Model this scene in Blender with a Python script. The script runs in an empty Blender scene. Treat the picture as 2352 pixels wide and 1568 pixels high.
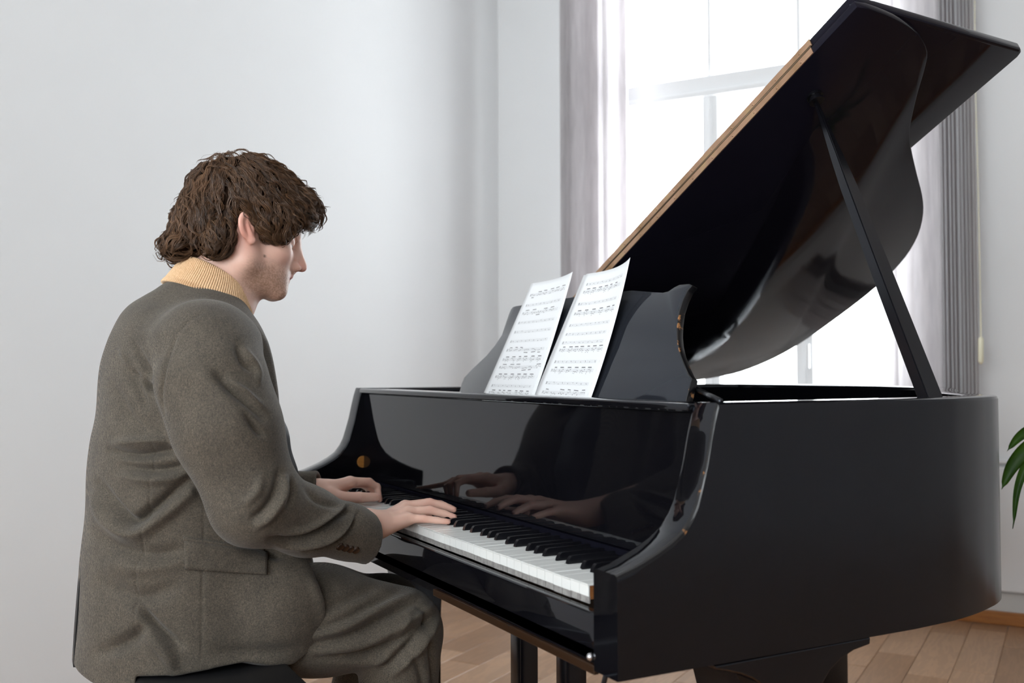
import bpy, bmesh, math, random
import numpy as np
from mathutils import Vector, Matrix
random.seed(7)
rng = np.random.default_rng(7)
C = bpy.context.scene.collection
sc = bpy.context.scene

# ------------------------------------------------------------------ camera, world, exposure
FPX = 2295.8
CAM = np.array([-0.7206, -1.1413, 1.0173])
YAW, PIT, ROLL = math.radians(27.993), math.radians(1.636), math.radians(-0.171)
_F = np.array([math.sin(YAW)*math.cos(PIT), math.cos(YAW)*math.cos(PIT), math.sin(PIT)])
_R = np.array([math.cos(YAW), -math.sin(YAW), 0.0]); _U = np.cross(_R, _F)
R2 = _R*math.cos(ROLL) + _U*math.sin(ROLL); U2 = -_R*math.sin(ROLL) + _U*math.cos(ROLL)
cd = bpy.data.cameras.new('camera'); cam = bpy.data.objects.new('camera', cd); C.objects.link(cam)
cd.sensor_width = 36; cd.lens = FPX/2352*36; cd.clip_start = 0.05
cam.matrix_world = Matrix(((R2[0], U2[0], -_F[0], CAM[0]), (R2[1], U2[1], -_F[1], CAM[1]), (R2[2], U2[2], -_F[2], CAM[2]), (0, 0, 0, 1)))
cd.dof.use_dof = True; cd.dof.focus_distance = 1.80; cd.dof.aperture_fstop = 4.5
sc.camera = cam
sc.view_settings.view_transform = 'Standard'; sc.view_settings.look = 'None'
sc.view_settings.gamma = 1; sc.view_settings.use_curve_mapping = False
sc.view_settings.exposure = 0.0
SKY = 11.3
w = bpy.data.worlds.new('overcast_sky'); sc.world = w; w.use_nodes = True
w.node_tree.nodes['Background'].inputs[0].default_value = (0.93, 0.965, 1.0, 1)
w.node_tree.nodes['Background'].inputs[1].default_value = SKY
try:
    sc.cycles.max_bounces = 10; sc.cycles.diffuse_bounces = 5; sc.cycles.glossy_bounces = 5
    sc.cycles.transparent_max_bounces = 12; sc.cycles.sample_clamp_indirect = 6
    sc.cycles.caustics_reflective = False; sc.cycles.caustics_refractive = False
except Exception: pass

def ray(x, y): return _F + R2*(x-1176)/FPX - U2*(y-784)/FPX
def plane(x, y, n, q):
    d = ray(x, y); n = np.array(n, float); q = np.array(q, float)
    return CAM + d*(((q-CAM)@n)/(d@n))
def ax(x, y, v): return plane(x, y, (1, 0, 0), (v, 0, 0))
def ay(x, y, v): return plane(x, y, (0, 1, 0), (0, v, 0))
def az(x, y, v): return plane(x, y, (0, 0, 1), (0, 0, v))
def proj(P):
    d = np.asarray(P, float)-CAM; z = d@_F
    return 1176+FPX*(d@R2)/z, 784-FPX*(d@U2)/z

# room frame: u runs along the window wall to the right, v runs away from it into the room
UU = np.array([0.538, -0.843, 0]); UU /= np.linalg.norm(UU)
VV = np.array([UU[1], -UU[0], 0]); K = np.array([1.484, 3.673, 0.0])+UU*.28
def rm(u, v, z): return K + UU*u + VV*v + np.array([0, 0, z])
ROOM_U, ROOM_V, ROOM_Z = 6.9, 6.4, 3.4

# ------------------------------------------------------------------ helpers
def tag(o, label=None, cat=None, group=None, kind=None):
    if label: o['label'] = label
    if cat: o['category'] = cat
    if group: o['group'] = group
    if kind: o['kind'] = kind
    return o
def empty(name, loc, label=None, cat=None, group=None):
    o = bpy.data.objects.new(name, None); C.objects.link(o); o.location = Vector(loc); o.empty_display_size = .1
    return tag(o, label, cat, group)
def link(name, me, mat=None, parent=None, smooth=False):
    if mat is not None:
        for m in (mat if isinstance(mat, (list, tuple)) else [mat]): me.materials.append(m)
    if smooth:
        me.polygons.foreach_set('use_smooth', [True]*len(me.polygons))
    o = bpy.data.objects.new(name, me); C.objects.link(o)
    if parent is not None:
        o.parent = parent
        # top-level parents sit at a plain location; keep world coordinates
        q = parent; off = Vector((0, 0, 0))
        while q is not None: off += q.location; q = q.parent
        o.location = -off
    return o
def setsmooth(o, ang=None):
    me = o.data; me.polygons.foreach_set('use_smooth', [True]*len(me.polygons))
    if ang: 
        bm = bmesh.new(); bm.from_mesh(me)
        for e in bm.edges:
            if len(e.link_faces) == 2 and e.calc_face_angle(0) > ang: e.smooth = False
        bm.to_mesh(me); bm.free()
    return o
def mesh(name, verts, faces):
    me = bpy.data.meshes.new(name); me.from_pydata([tuple(map(float, v)) for v in verts], [], faces); me.update(); return me
def bmobj(name, bm, mat=None, parent=None, smooth=False, ang=None):
    bmesh.ops.recalc_face_normals(bm, faces=bm.faces)
    me = bpy.data.meshes.new(name); bm.to_mesh(me); bm.free()
    o = link(name, me, mat, parent, smooth)
    if ang: setsmooth(o, ang)
    return o
def bx(bm, x0, x1, y0, y1, z0, z1, bev=0, seg=2, M=None, mi=0):
    r = bmesh.ops.create_cube(bm, size=1)
    vs = r['verts']
    for v in vs: v.co = Vector(((x0+x1)/2+v.co.x*(x1-x0), (y0+y1)/2+v.co.y*(y1-y0), (z0+z1)/2+v.co.z*(z1-z0)))
    fs = list({f for v in vs for f in v.link_faces})
    for f in fs: f.material_index = mi
    if bev:
        es = list({e for v in vs for e in v.link_edges})
        rr = bmesh.ops.bevel(bm, geom=es, offset=bev, segments=seg, affect='EDGES', profile=.5)
        vs = list({v for f in rr['faces'] for v in f.verts} | {v for v in vs if v.is_valid})
    if M is not None: bmesh.ops.transform(bm, matrix=M, verts=[v for v in vs if v.is_valid])
    return vs
def box(name, x0, x1, y0, y1, z0, z1, mat, parent=None, bev=0, seg=2):
    bm = bmesh.new(); bx(bm, x0, x1, y0, y1, z0, z1, bev, seg)
    return bmobj(name, bm, mat, parent, ang=.6 if bev else None)
def frame_box(bm, c, ax_, ay_, az_, hx, hy, hz, bev=0):
    """box about c with half sizes along three given axes"""
    M = Matrix(((ax_[0], ay_[0], az_[0], c[0]), (ax_[1], ay_[1], az_[1], c[1]), (ax_[2], ay_[2], az_[2], c[2]), (0, 0, 0, 1)))
    return bx(bm, -hx, hx, -hy, hy, -hz, hz, bev, 2, M)
def roombox(bm, u0, u1, v0, v1, z0, z1, bev=0):
    c = rm((u0+u1)/2, (v0+v1)/2, (z0+z1)/2)
    return frame_box(bm, c, UU, VV, (0, 0, 1), abs(u1-u0)/2, abs(v1-v0)/2, abs(z1-z0)/2, bev)
def prism(poly3, ext, bev=0, seg=2, mi=None):
    """polygon of 3-D points extruded by vector ext"""
    bm = bmesh.new()
    a = [bm.verts.new(Vector(p)) for p in poly3]; b = [bm.verts.new(Vector(p)+Vector(ext)) for p in poly3]
    n = len(a)
    bm.faces.new(a); bm.faces.new(b[::-1])
    for i in range(n): bm.faces.new((a[i], b[i], b[(i+1) % n], a[(i+1) % n]))
    bmesh.ops.recalc_face_normals(bm, faces=bm.faces)
    if bev:
        es = [e for e in bm.edges if e.calc_face_angle(0) > .5]
        bmesh.ops.bevel(bm, geom=es, offset=bev, segments=seg, affect='EDGES', profile=.5)
    return bm
def tube(bm, pts, r, n=8, cap=True):
    pts = [Vector(p) for p in pts]; rs = r if isinstance(r, (list, tuple)) else [r]*len(pts)
    rings = []
    up = Vector((0, 0, 1))
    for i, p in enumerate(pts):
        t = (pts[min(i+1, len(pts)-1)]-pts[max(i-1, 0)]).normalized()
        a = t.cross(up if abs(t.z) < .95 else Vector((1, 0, 0))).normalized(); b = t.cross(a)
        rings.append([bm.verts.new(p+(a*math.cos(k*math.tau/n)+b*math.sin(k*math.tau/n))*rs[i]) for k in range(n)])
    for i in range(len(rings)-1):
        for k in range(n): bm.faces.new((rings[i][k], rings[i][(k+1) % n], rings[i+1][(k+1) % n], rings[i+1][k]))
    if cap: bm.faces.new(rings[0][::-1]); bm.faces.new(rings[-1])
def cr(pts, n):
    """Catmull-Rom resample"""
    P = [np.array(p, float) for p in pts]; P = [2*P[0]-P[1]]+P+[2*P[-1]-P[-2]]; out = []
    for i in range(1, len(P)-2):
        for k in range(n):
            t = k/n
            out.append(.5*((2*P[i])+(-P[i-1]+P[i+1])*t+(2*P[i-1]-5*P[i]+4*P[i+1]-P[i+2])*t*t+(-P[i-1]+3*P[i]-3*P[i+1]+P[i+2])*t**3))
    out.append(P[-2]); return out

# ------------------------------------------------------------------ materials
def srgb(r, g, b): 
    f = lambda c: (c/255/12.92 if c/255 <= .04045 else ((c/255+.055)/1.055)**2.4)
    return (f(r), f(g), f(b), 1)
class MT:
    def __init__(s, name):
        s.m = bpy.data.materials.new(name); s.m.use_nodes = True; s.nt = s.m.node_tree; s.b = s.nt.nodes['Principled BSDF']
    def n(s, t, **k):
        nd = s.nt.nodes.new(t)
        for a, v in k.items():
            if a in nd.inputs: nd.inputs[a].default_value = v
            else: setattr(nd, a, v)
        return nd
    def l(s, a, ao, b, bi): s.nt.links.new(a.outputs[ao], b.inputs[bi])
    def set(s, **k):
        for a, v in k.items(): s.b.inputs[a.replace('_', ' ')].default_value = v
        return s
    def coord(s, out='Object', scale=(1, 1, 1), rot=(0, 0, 0)):
        tc = s.n('ShaderNodeTexCoord'); mp = s.n('ShaderNodeMapping'); mp.inputs['Scale'].default_value = scale; mp.inputs['Rotation'].default_value = rot
        s.l(tc, out, mp, 'Vector'); return mp
    def noise(s, co, scale=5, detail=3, rough=.5, dist=0):
        nd = s.n('ShaderNodeTexNoise'); nd.inputs['Scale'].default_value = scale; nd.inputs['Detail'].default_value = detail; nd.inputs['Roughness'].default_value = rough; nd.inputs['Distortion'].default_value = dist
        if co is not None: s.l(co, 'Vector', nd, 'Vector')
        return nd
    def ramp(s, src, so, stops):
        r = s.n('ShaderNodeValToRGB'); cr_ = r.color_ramp
        while len(cr_.elements) < len(stops): cr_.elements.new(.5)
        for e, (p, c) in zip(cr_.elements, stops): e.position = p; e.color = c if len(c) == 4 else (*c, 1)
        s.l(src, so, r, 'Fac'); return r
    def bump(s, src, so, strength=.2, dist=.001, normal=None):
        b = s.n('ShaderNodeBump'); b.inputs['Strength'].default_value = strength; b.inputs['Distance'].default_value = dist
        s.l(src, so, b, 'Height')
        if normal is not None: s.l(normal, 'Normal', b, 'Normal')
        s.l(b, 'Normal', s.b, 'Normal'); return b
def plain(name, col, rough=.5, metal=0, **k):
    t = MT(name); t.set(Base_Color=col, Roughness=rough, Metallic=metal, **k); return t.m
g3 = lambda v: (v, v, v, 1)

def lacquer(name, r0, r1, col=(.0035, .0035, .005, 1), wave=.0, ior=1.5):
    t = MT(name); co = t.coord(); nz = t.noise(co, 9, 4, .6)
    rp = t.ramp(nz, 'Fac', [(.3, g3(r0)), (.7, g3(r1))]); t.l(rp, 'Color', t.b, 'Roughness'); t.set(Base_Color=col, IOR=ior); t.b.inputs['Specular Tint'].default_value = (.84, .90, 1, 1)
    if 'lid' in name: t.b.inputs['Specular Tint'].default_value = (.62, .66, .78, 1)
    if wave:
        n2 = t.noise(co, 3.2, 2, .5); t.bump(n2, 'Fac', wave, .01)
    return t.m
M_LAC = lacquer('black_gloss_lacquer', .015, .06, wave=.035)
M_LACS = lacquer('black_satin_lacquer', .16, .24)
M_LID = lacquer('lid_gloss_lacquer', .03, .10, col=(.009, .008, .014, 1), wave=.08, ior=1.25)
M_DESK = lacquer('music_desk_lacquer', .03, .07, col=(.016, .018, .023, 1))
def worn(name, thr, base=(.004, .004, .005, 1), sc_=22):
    t = MT(name); co = t.coord(); nz = t.noise(co, sc_, 5, .65)
    rp = t.ramp(nz, 'Fac', [(thr, base), (thr+.03, srgb(150, 104, 62) if thr > .55 else srgb(44, 27, 14))]); t.l(rp, 'Color', t.b, 'Base Color')
    t.set(Roughness=.28); return t.m
M_EDGE = worn('lacquer_edge_worn_to_wood', .60)
M_EDGE2 = worn('bare_worn_wood_edge', .36, sc_=9)
def wood(name, c0, c1, scale=(2, 30, 30), rough=.45):
    t = MT(name); co = t.coord(scale=scale); nz = t.noise(co, 3, 5, .6, .6)
    rp = t.ramp(nz, 'Fac', [(.3, c0), (.7, c1)]); t.l(rp, 'Color', t.b, 'Base Color'); t.set(Roughness=rough); t.bump(nz, 'Fac', .1, .001)
    return t.m
M_BROWN = wood('brown_key_wood', srgb(120, 72, 36), srgb(160, 104, 58))
M_GREYWOOD = wood('greyed_key_wood', srgb(125, 122, 120), srgb(165, 162, 158))
M_FELT = plain('dark_felt', (.006, .006, .01, 1), .9); M_FELT.node_tree.nodes['Principled BSDF'].inputs['Specular IOR Level'].default_value = 0
M_IRON = plain('dark_cast_plate', (.012, .009, .006, 1), .35, .3)
M_STRING = plain('steel_string', (.12, .12, .12, 1), .35, 1)
def brassmat():
    t = MT('aged_brass_hinge'); co = t.coord(); nz = t.noise(co, 14, 4, .6)
    rp = t.ramp(nz, 'Fac', [(.3, srgb(150, 118, 84)), (.55, srgb(178, 142, 116)), (.75, srgb(186, 160, 110))]); t.l(rp, 'Color', t.b, 'Base Color')
    t.set(Roughness=.42, Metallic=.55); return t.m
M_BRASS = brassmat()
M_CHROME = plain('worn_chrome', (.55, .55, .57, 1), .25, 1)
def ivory():
    t = MT('white_key_plastic'); co = t.coord(); nz = t.noise(co, 6, 2, .5)
    rp = t.ramp(nz, 'Fac', [(.3, srgb(226, 228, 226)), (.7, srgb(236, 238, 235))]); t.l(rp, 'Color', t.b, 'Base Color'); t.set(Roughness=.22, IOR=1.5); return t.m
M_IVORY = ivory()
M_EBONY = plain('black_key_plastic', (.006, .006, .008, 1), .22)
M_PAPER = plain('white_paper', srgb(238, 240, 242), .75)
M_INK = plain('grey_printed_ink', (.17, .17, .175, 1), .7)
def wallm(name, c, rough=.85, bs=.15):
    t = MT(name); co = t.coord(); nz = t.noise(co, 1.1, 3, .5); n2 = t.noise(co, 120, 2, .5)
    c2 = tuple(x*.955 for x in c[:3])+(1,)
    rp = t.ramp(nz, 'Fac', [(.3, c2), (.7, c)]); t.l(rp, 'Color', t.b, 'Base Color'); t.set(Roughness=rough); t.bump(n2, 'Fac', bs, .0006); return t.m
M_WALL = wallm('white_painted_plaster', (.80, .81, .815, 1))
M_WALL2 = wallm('grey_wall_paint', (.74, .75, .77, 1))
M_CEIL = wallm('ceiling_paint', (.82, .82, .82, 1))
M_FRAME = plain('white_window_paint', (.82, .83, .84, 1), .4)
M_SKIRT = wood('orange_wood_skirting', srgb(140, 86, 36), srgb(172, 112, 54), (3, 3, 40), .35)
# ------------------------------------------------------------------ setting
def floormat():
    t = MT('oak_laminate')
    tc = t.n('ShaderNodeTexCoord'); mp = t.n('ShaderNodeMapping'); mp.inputs['Rotation'].default_value = (0, 0, -math.atan2(VV[1], VV[0]))
    mp.inputs['Scale'].default_value = (1, 1, 1); t.l(tc, 'Object', mp, 'Vector')
    oi = t.n('ShaderNodeObjectInfo'); ad = t.n('ShaderNodeVectorMath', operation='ADD'); t.l(mp, 'Vector', ad, 0)
    sc3 = t.n('ShaderNodeVectorMath', operation='SCALE'); t.l(oi, 'Color', sc3, 0); 
    rnd = t.n('ShaderNodeCombineXYZ'); m1 = t.n('ShaderNodeMath', operation='MULTIPLY'); m1.inputs[1].default_value = 37; t.l(oi, 'Random', m1, 0)
    t.l(m1, 'Value', rnd, 'X'); t.l(m1, 'Value', rnd, 'Y'); t.nt.links.new(rnd.outputs[0], ad.inputs[1])
    st = t.n('ShaderNodeMapping'); st.inputs['Scale'].default_value = (1.2, 9, 1); t.nt.links.new(ad.outputs[0], st.inputs['Vector'])
    nz = t.noise(st, 2.4, 4, .55, 1.6)
    wv = t.n('ShaderNodeMath', operation='MULTIPLY'); wv.inputs[1].default_value = 26; t.l(nz, 'Fac', wv, 0)
    sn = t.n('ShaderNodeMath', operation='SINE'); t.l(wv, 'Value', sn, 0)
    base = t.ramp(oi, 'Random', [(0, srgb(138, 103, 74)), (.5, srgb(157, 121, 91)), (1, srgb(173, 139, 110))])
    mx = t.n('ShaderNodeMix', data_type='RGBA', blend_type='MULTIPLY'); mx.inputs['Factor'].default_value = 1
    gr = t.ramp(sn, 'Value', [(.0, g3(.86)), (.6, g3(1.0))]); gr.color_ramp.elements[0].position = 0.0
    t.nt.links.new(base.outputs['Color'], mx.inputs[6]); t.nt.links.new(gr.outputs['Color'], mx.inputs[7]); t.nt.links.new(mx.outputs[2], t.b.inputs['Base Color'])
    t.set(Roughness=.32); t.bump(nz, 'Fac', .08, .001); return t.m
M_FLOOR = floormat()
def quadobj(name, pts, mat, kind='structure'):
    o = link(name, mesh(name, pts, [(0, 1, 2, 3)]), mat); return tag(o, kind=kind)
bm = bmesh.new(); roombox(bm, -.2, ROOM_U+.2, -.4, ROOM_V+.2, -.15, -.012)
floor = tag(bmobj('floor', bm, M_FLOOR), kind='structure')
pw, pl_ = .130, .62
r_ = random.Random(3); cnt = 0
plank_me = None
for i in range(36):
    u0 = .0+i*pw; v = -r_.random()*pl_
    while v < 4.1:
        v0, v1 = max(v, .012), min(v+pl_, 4.1)
        if v1-v0 > .05:
            bm = bmesh.new(); roombox(bm, u0+.0006, u0+pw-.0006, v0+.0006, v1-.0006, -.012, r_.uniform(-.0005, 0), 0)
            top = [e for e in bm.edges if all(vv.co.z > -.005 for vv in e.verts)]
            bmesh.ops.bevel(bm, geom=top, offset=.0012, segments=1, affect='EDGES')
            bmobj('plank', bm, M_FLOOR, floor); cnt += 1
        v += pl_
bm = bmesh.new(); roombox(bm, -.2, ROOM_U+.2, -.4, ROOM_V+.2, ROOM_Z, ROOM_Z+.1)
tag(bmobj('ceiling', bm, M_CEIL), kind='structure')
bm = bmesh.new(); roombox(bm, -.15, 0, -.4, ROOM_V+.15, 0, ROOM_Z); tag(bmobj('wall_back', bm, M_WALL), kind='structure')
bm = bmesh.new(); roombox(bm, ROOM_U, ROOM_U+.15, -.4, ROOM_V+.15, 0, ROOM_Z); tag(bmobj('wall_front', bm, M_WALL2), kind='structure')
LW = [(.15, 2.2), (2.6, 3.7)]                    # unseen windows added to the wall opposite for fill light
bm = bmesh.new(); prev = 0
for a, b in LW:
    roombox(bm, prev, a, ROOM_V, ROOM_V+.3, 0, ROOM_Z); prev = b
    roombox(bm, a, b, ROOM_V, ROOM_V+.3, 0, .84); roombox(bm, a, b, ROOM_V, ROOM_V+.3, 3.0, ROOM_Z)
roombox(bm, prev, ROOM_U, ROOM_V, ROOM_V+.3, 0, ROOM_Z)
tag(bmobj('wall_left', bm, M_WALL2), kind='structure')
# window wall with three openings
def U_at(px, py, v):
    q = plane(px, py, VV, rm(0, v, 0)); return float((q-K)@UU), float(q[2])
FV = -.10                                                   # plane of the window frames
OPEN = [(U_at(1400, 300, FV)[0]-.06, U_at(2105, 500, FV)[0])]
ZS, ZT = .84, 3.15
bm = bmesh.new(); WT = -.30
prev = 0
for a, b in OPEN:
    roombox(bm, prev, a, WT, 0, 0, ROOM_Z); prev = b
    roombox(bm, a, b, WT, 0, 0, ZS); roombox(bm, a, b, WT, 0, ZT, ROOM_Z)
roombox(bm, prev, ROOM_U, WT, 0, 0, ROOM_Z)
tag(bmobj('wall_right', bm, M_WALL), kind='structure')
glass = MT('window_glass')
tr = glass.n('ShaderNodeBsdfTransparent'); gl = glass.n('ShaderNodeBsdfGlossy'); gl.inputs['Roughness'].default_value = 0
mxs = glass.n('ShaderNodeMixShader'); mxs.inputs[0].default_value = .06; tr.inputs[0].default_value = (.97, .98, .98, 1)
glass.nt.links.new(tr.outputs[0], mxs.inputs[1]); glass.nt.links.new(gl.outputs[0], mxs.inputs[2])
glass.nt.links.new(mxs.outputs[0], glass.nt.nodes['Material Output'].inputs[0]); M_GLASS = glass.m
def window(n, a, b, up, lo, trz):
    e = empty('window_%d' % n, rm(a, 0, 0)); e['kind'] = 'structure'
    bm = bmesh.new()
    f0, f1 = FV-.035, FV+.035
    roombox(bm, a, a+.055, f0, f1, ZS, ZT, .004); roombox(bm, b-.055, b, f0, f1, ZS, ZT, .004)
    roombox(bm, a, b, f0, f1, ZS, ZS+.07, .004); roombox(bm, a, b, f0, f1, ZT-.07, ZT, .004)
    bmobj('frame', bm, M_FRAME, e)
    bm = bmesh.new(); roombox(bm, a+.05, b-.05, f0, f1+.015, trz[0], trz[1], .006); roombox(bm, a+.05, b-.05, f1, f1+.03, trz[0]-.014, trz[0]+.012, .003); bmobj('transom', bm, M_FRAME, e)
    for c in up:
        bm = bmesh.new(); roombox(bm, c-.010, c+.010, f0+.01, f1-.01, trz[1], ZT-.06, .003); bmobj('glazing_bar', bm, M_FRAME, e)
    for c in lo:
        bm = bmesh.new(); roombox(bm, c-.038, c+.038, f0, f1+.005, ZS+.06, trz[0], .005); roombox(bm, c-.008, c+.008, f1, f1+.014, ZS+.06, trz[0], .003); bmobj('mullion', bm, M_FRAME, e)
        bm = bmesh.new(); roombox(bm, c+.012, c+.026, f1+.005, f1+.035, 1.02, 1.13, .003); bmobj('handle', bm, M_FRAME, e)
    xs = [a+.05]+sorted(up)+[b-.05]
    for p, q in zip(xs, xs[1:]):
        bm = bmesh.new(); roombox(bm, p, q, FV-.004, FV+.004, trz[1], ZT-.06); bmobj('pane', bm, M_GLASS, e)
    xs = [a+.05]+sorted(lo)+[b-.05]
    for p, q in zip(xs, xs[1:]):
        bm = bmesh.new(); roombox(bm, p, q, FV-.004, FV+.004, ZS+.06, trz[0]); bmobj('pane', bm, M_GLASS, e)
    bm = bmesh.new(); roombox(bm, a-.04, b+.04, FV+.03, .09, ZS-.035, ZS, .006); bmobj('window_sill', bm, M_FRAME, e)
    # light portal just outside
    l = bpy.data.lights.new('window_portal', 'AREA'); l.shape = 'RECTANGLE'; l.size = b-a; l.size_y = ZT-ZS
    try: l.cycles.is_portal = True
    except Exception: pass
    lo_ = bpy.data.objects.new('window_portal', l); C.objects.link(lo_)
    c = rm((a+b)/2, FV-.06, (ZS+ZT)/2); zax = -VV; xax = UU; yax = np.cross(zax, xax)
    lo_.matrix_world = Matrix(((xax[0], yax[0], zax[0], c[0]), (xax[1], yax[1], zax[1], c[1]), (xax[2], yax[2], zax[2], c[2]), (0, 0, 0, 1)))
for n, (a, b) in enumerate(LW, 4):  # frames and panes of the added fill windows, out of view
    e = empty('window_%d' % n, rm(a, ROOM_V, 0)); e['kind'] = 'structure'
    bm = bmesh.new()
    for u0, u1, z0, z1 in ((a, a+.06, .84, 3), (b-.06, b, .84, 3), (a, b, .84, .91), (a, b, 2.94, 3), (a, b, 2.2, 2.27), ((a+b)/2-.03, (a+b)/2+.03, .84, 3)): roombox(bm, u0, u1, ROOM_V+.08, ROOM_V+.15, z0, z1, .004)
    bmobj('frame', bm, M_FRAME, e)
    bm = bmesh.new(); roombox(bm, a+.05, b-.05, ROOM_V+.11, ROOM_V+.118, .9, 2.95); bmobj('pane', bm, M_GLASS, e)
    l = bpy.data.lights.new('window_portal', 'AREA'); l.shape = 'RECTANGLE'; l.size = b-a; l.size_y = 3-.84
    try: l.cycles.is_portal = True
    except Exception: pass
    lo_ = bpy.data.objects.new('window_portal', l); C.objects.link(lo_)
    c = rm((a+b)/2, ROOM_V+.17, (.84+3)/2); zax = VV; xax = UU; yax = np.cross(zax, xax)
    lo_.matrix_world = Matrix(((xax[0], yax[0], zax[0], c[0]), (xax[1], yax[1], zax[1], c[1]), (xax[2], yax[2], zax[2], c[2]), (0, 0, 0, 1)))
up = [U_at(1632, 100, FV)[0], U_at(1836, 60, FV)[0]]
lo = [U_at(1637, 300, FV)[0], U_at(1853, 830, FV)[0]]
z_hi = U_at(1636, 178, FV)[1]; z_lo = U_at(1620, 222, FV)[1]
window(1, OPEN[0][0], OPEN[0][1], up, lo, (z_lo, z_hi))
for n, (a, b) in enumerate(OPEN[1:], 2):
    window(n, a, b, [a+(b-a)/3, a+(b-a)*2/3], [a+(b-a)*.36, a+(b-a)*.68], (z_lo, z_hi))
# boards along the foot of the window wall, groove above
bm = bmesh.new(); roombox(bm, .0, ROOM_U, 0, .018, 0, .053, .004); tag(bmobj('baseboard_right', bm, M_SKIRT), kind='structure')
bm = bmesh.new(); roombox(bm, .0, .018, .02, ROOM_V, 0, .053, .004); tag(bmobj('baseboard_back', bm, M_SKIRT), kind='structure')
M_PLINTH = wallm('grey_white_plinth_paint', (.62, .62, .60, 1), .7, .6)
bm = bmesh.new(); roombox(bm, 1.5, 3.6, 0, .008, .053, .128, .002); tag(bmobj('trim_1', bm, M_PLINTH), kind='structure')
bm = bmesh.new(); roombox(bm, 1.5, 3.6, 0, .028, .134, .628, .006); tag(bmobj('trim_2', bm, M_WALL), kind='structure')
bm = bmesh.new(); roombox(bm, 1.5, 3.6, 0, .028, .640, .655, .004); tag(bmobj('trim_3', bm, M_WALL), kind='structure')

# vertical blinds: slats hang from a head rail
bl = MT('mauve_blind_fabric'); co = bl.coord(scale=(1, 1, .12)); nz = bl.noise(co, 60, 2, .5)
rp = bl.ramp(nz, 'Fac', [(.3, srgb(220, 217, 218)), (.7, srgb(232, 229, 230))]); bl.l(rp, 'Color', bl.b, 'Base Color'); bl.set(Roughness=.8)
tl = bl.n('ShaderNodeBsdfTranslucent'); bl.l(rp, 'Color', tl, 'Color'); ms = bl.n('ShaderNodeMixShader'); ms.inputs[0].default_value = .38
bl.nt.links.new(bl.b.outputs[0], ms.inputs[1]); bl.nt.links.new(tl.outputs[0], ms.inputs[2]); bl.nt.links.new(ms.outputs[0], bl.nt.nodes['Material Output'].inputs[0]); M_BLIND = bl.m
M_CHAIN = plain("cream_bead_chain", srgb(236, 232, 206), .5)
BV = .10; ZTOP = 3.28
def blind(u0, u1, slats, label, zbot):
    e = empty('vertical_blind', rm((u0+u1)/2, BV, ZTOP), label, 'blind', 'vertical blinds at the window')
    bm = bmesh.new(); roombox(bm, u0-.03, u1+.03, BV-.025, BV+.025, ZTOP-.0, ZTOP+.045, .004); bmobj('head_rail', bm, M_FRAME, e)
    for u, ang in slats:
        bm = bmesh.new(); a = math.radians(ang); dx = UU*math.cos(a)+VV*math.sin(a); dy = np.cross((0, 0, 1), dx)
        c = rm(u, BV, 0); n = 5; wd = .0445; vs = []
        for s in range(n):
            f = s/(n-1)*2-1; off = dx*wd*f+dy*(.004*(1-f*f))
            vs.append((bm.verts.new(Vector(c+off+np.array([0, 0, zbot]))), bm.verts.new(Vector(c+off+np.array([0, 0, ZTOP])))))
        for p, q in zip(vs, vs[1:]): bm.faces.new((p[0], q[0], q[1], p[1]))
        ret = bmesh.ops.solidify(bm, geom=bm.faces[:], thickness=.0009)
        o = bmobj('slat', bm, M_BLIND, e); setsmooth(o, .7)
    return e
rr = random.Random(5)
uL = lambda px: U_at(px, 400, BV)[0]
L = [(uL(px), 112+rr.uniform(-9, 9)) for px in (1303, 1318, 1331, 1345, 1358, 1372)]
L += [(uL(1299), 30), (uL(1290)+.02, 55), (uL(1372), 34), (uL(1396), 96), (uL(1424), 22), (uL(1434), 40)]
blind(uL(1285), uL(1440), L, 'bunched mauve vertical blind at the left side of the window', .30)
Rr = [(uL(px), 88+rr.uniform(-3, 3)) for px in (2158, 2166, 2176, 2185, 2194, 2204, 2213, 2221, 2230, 2238)]
Rr += [(uL(2033), 14), (uL(2072), 20), (uL(2108), 28), (uL(2135), 40), (uL(2150), 60)]
rb = blind(uL(2010), uL(2245), Rr, 'mauve vertical blind bunched at the right of the window behind the lid', .30)
bm = bmesh.new()
cp = [plane(x, y, VV, rm(0, .16, 0)) for x, y in ((2238, -200), (2240, 150), (2247, 440), (2252, 690), (2253, 772))]
pts = cr(cp, 40)
tube(bm, pts, .0014, 5)
for p in pts[::1]: bmesh.ops.create_icosphere(bm, subdivisions=1, radius=.0032, matrix=Matrix.Translation(Vector(p)))
bmobj('bead_chain', bm, M_CHAIN, rb)
bm = bmesh.new(); p0 = plane(2253, 772, VV, rm(0, .16, 0)); p1 = plane(2253, 836, VV, rm(0, .16, 0))
tube(bm, [p0, p0*.93+p1*.07, p0*.9+p1*.1, p0*.1+p1*.9, p1], [.003, .008, .010, .010, .004], 10)
bmobj('chain_weight', bm, M_CHAIN, rb, smooth=True)

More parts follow.
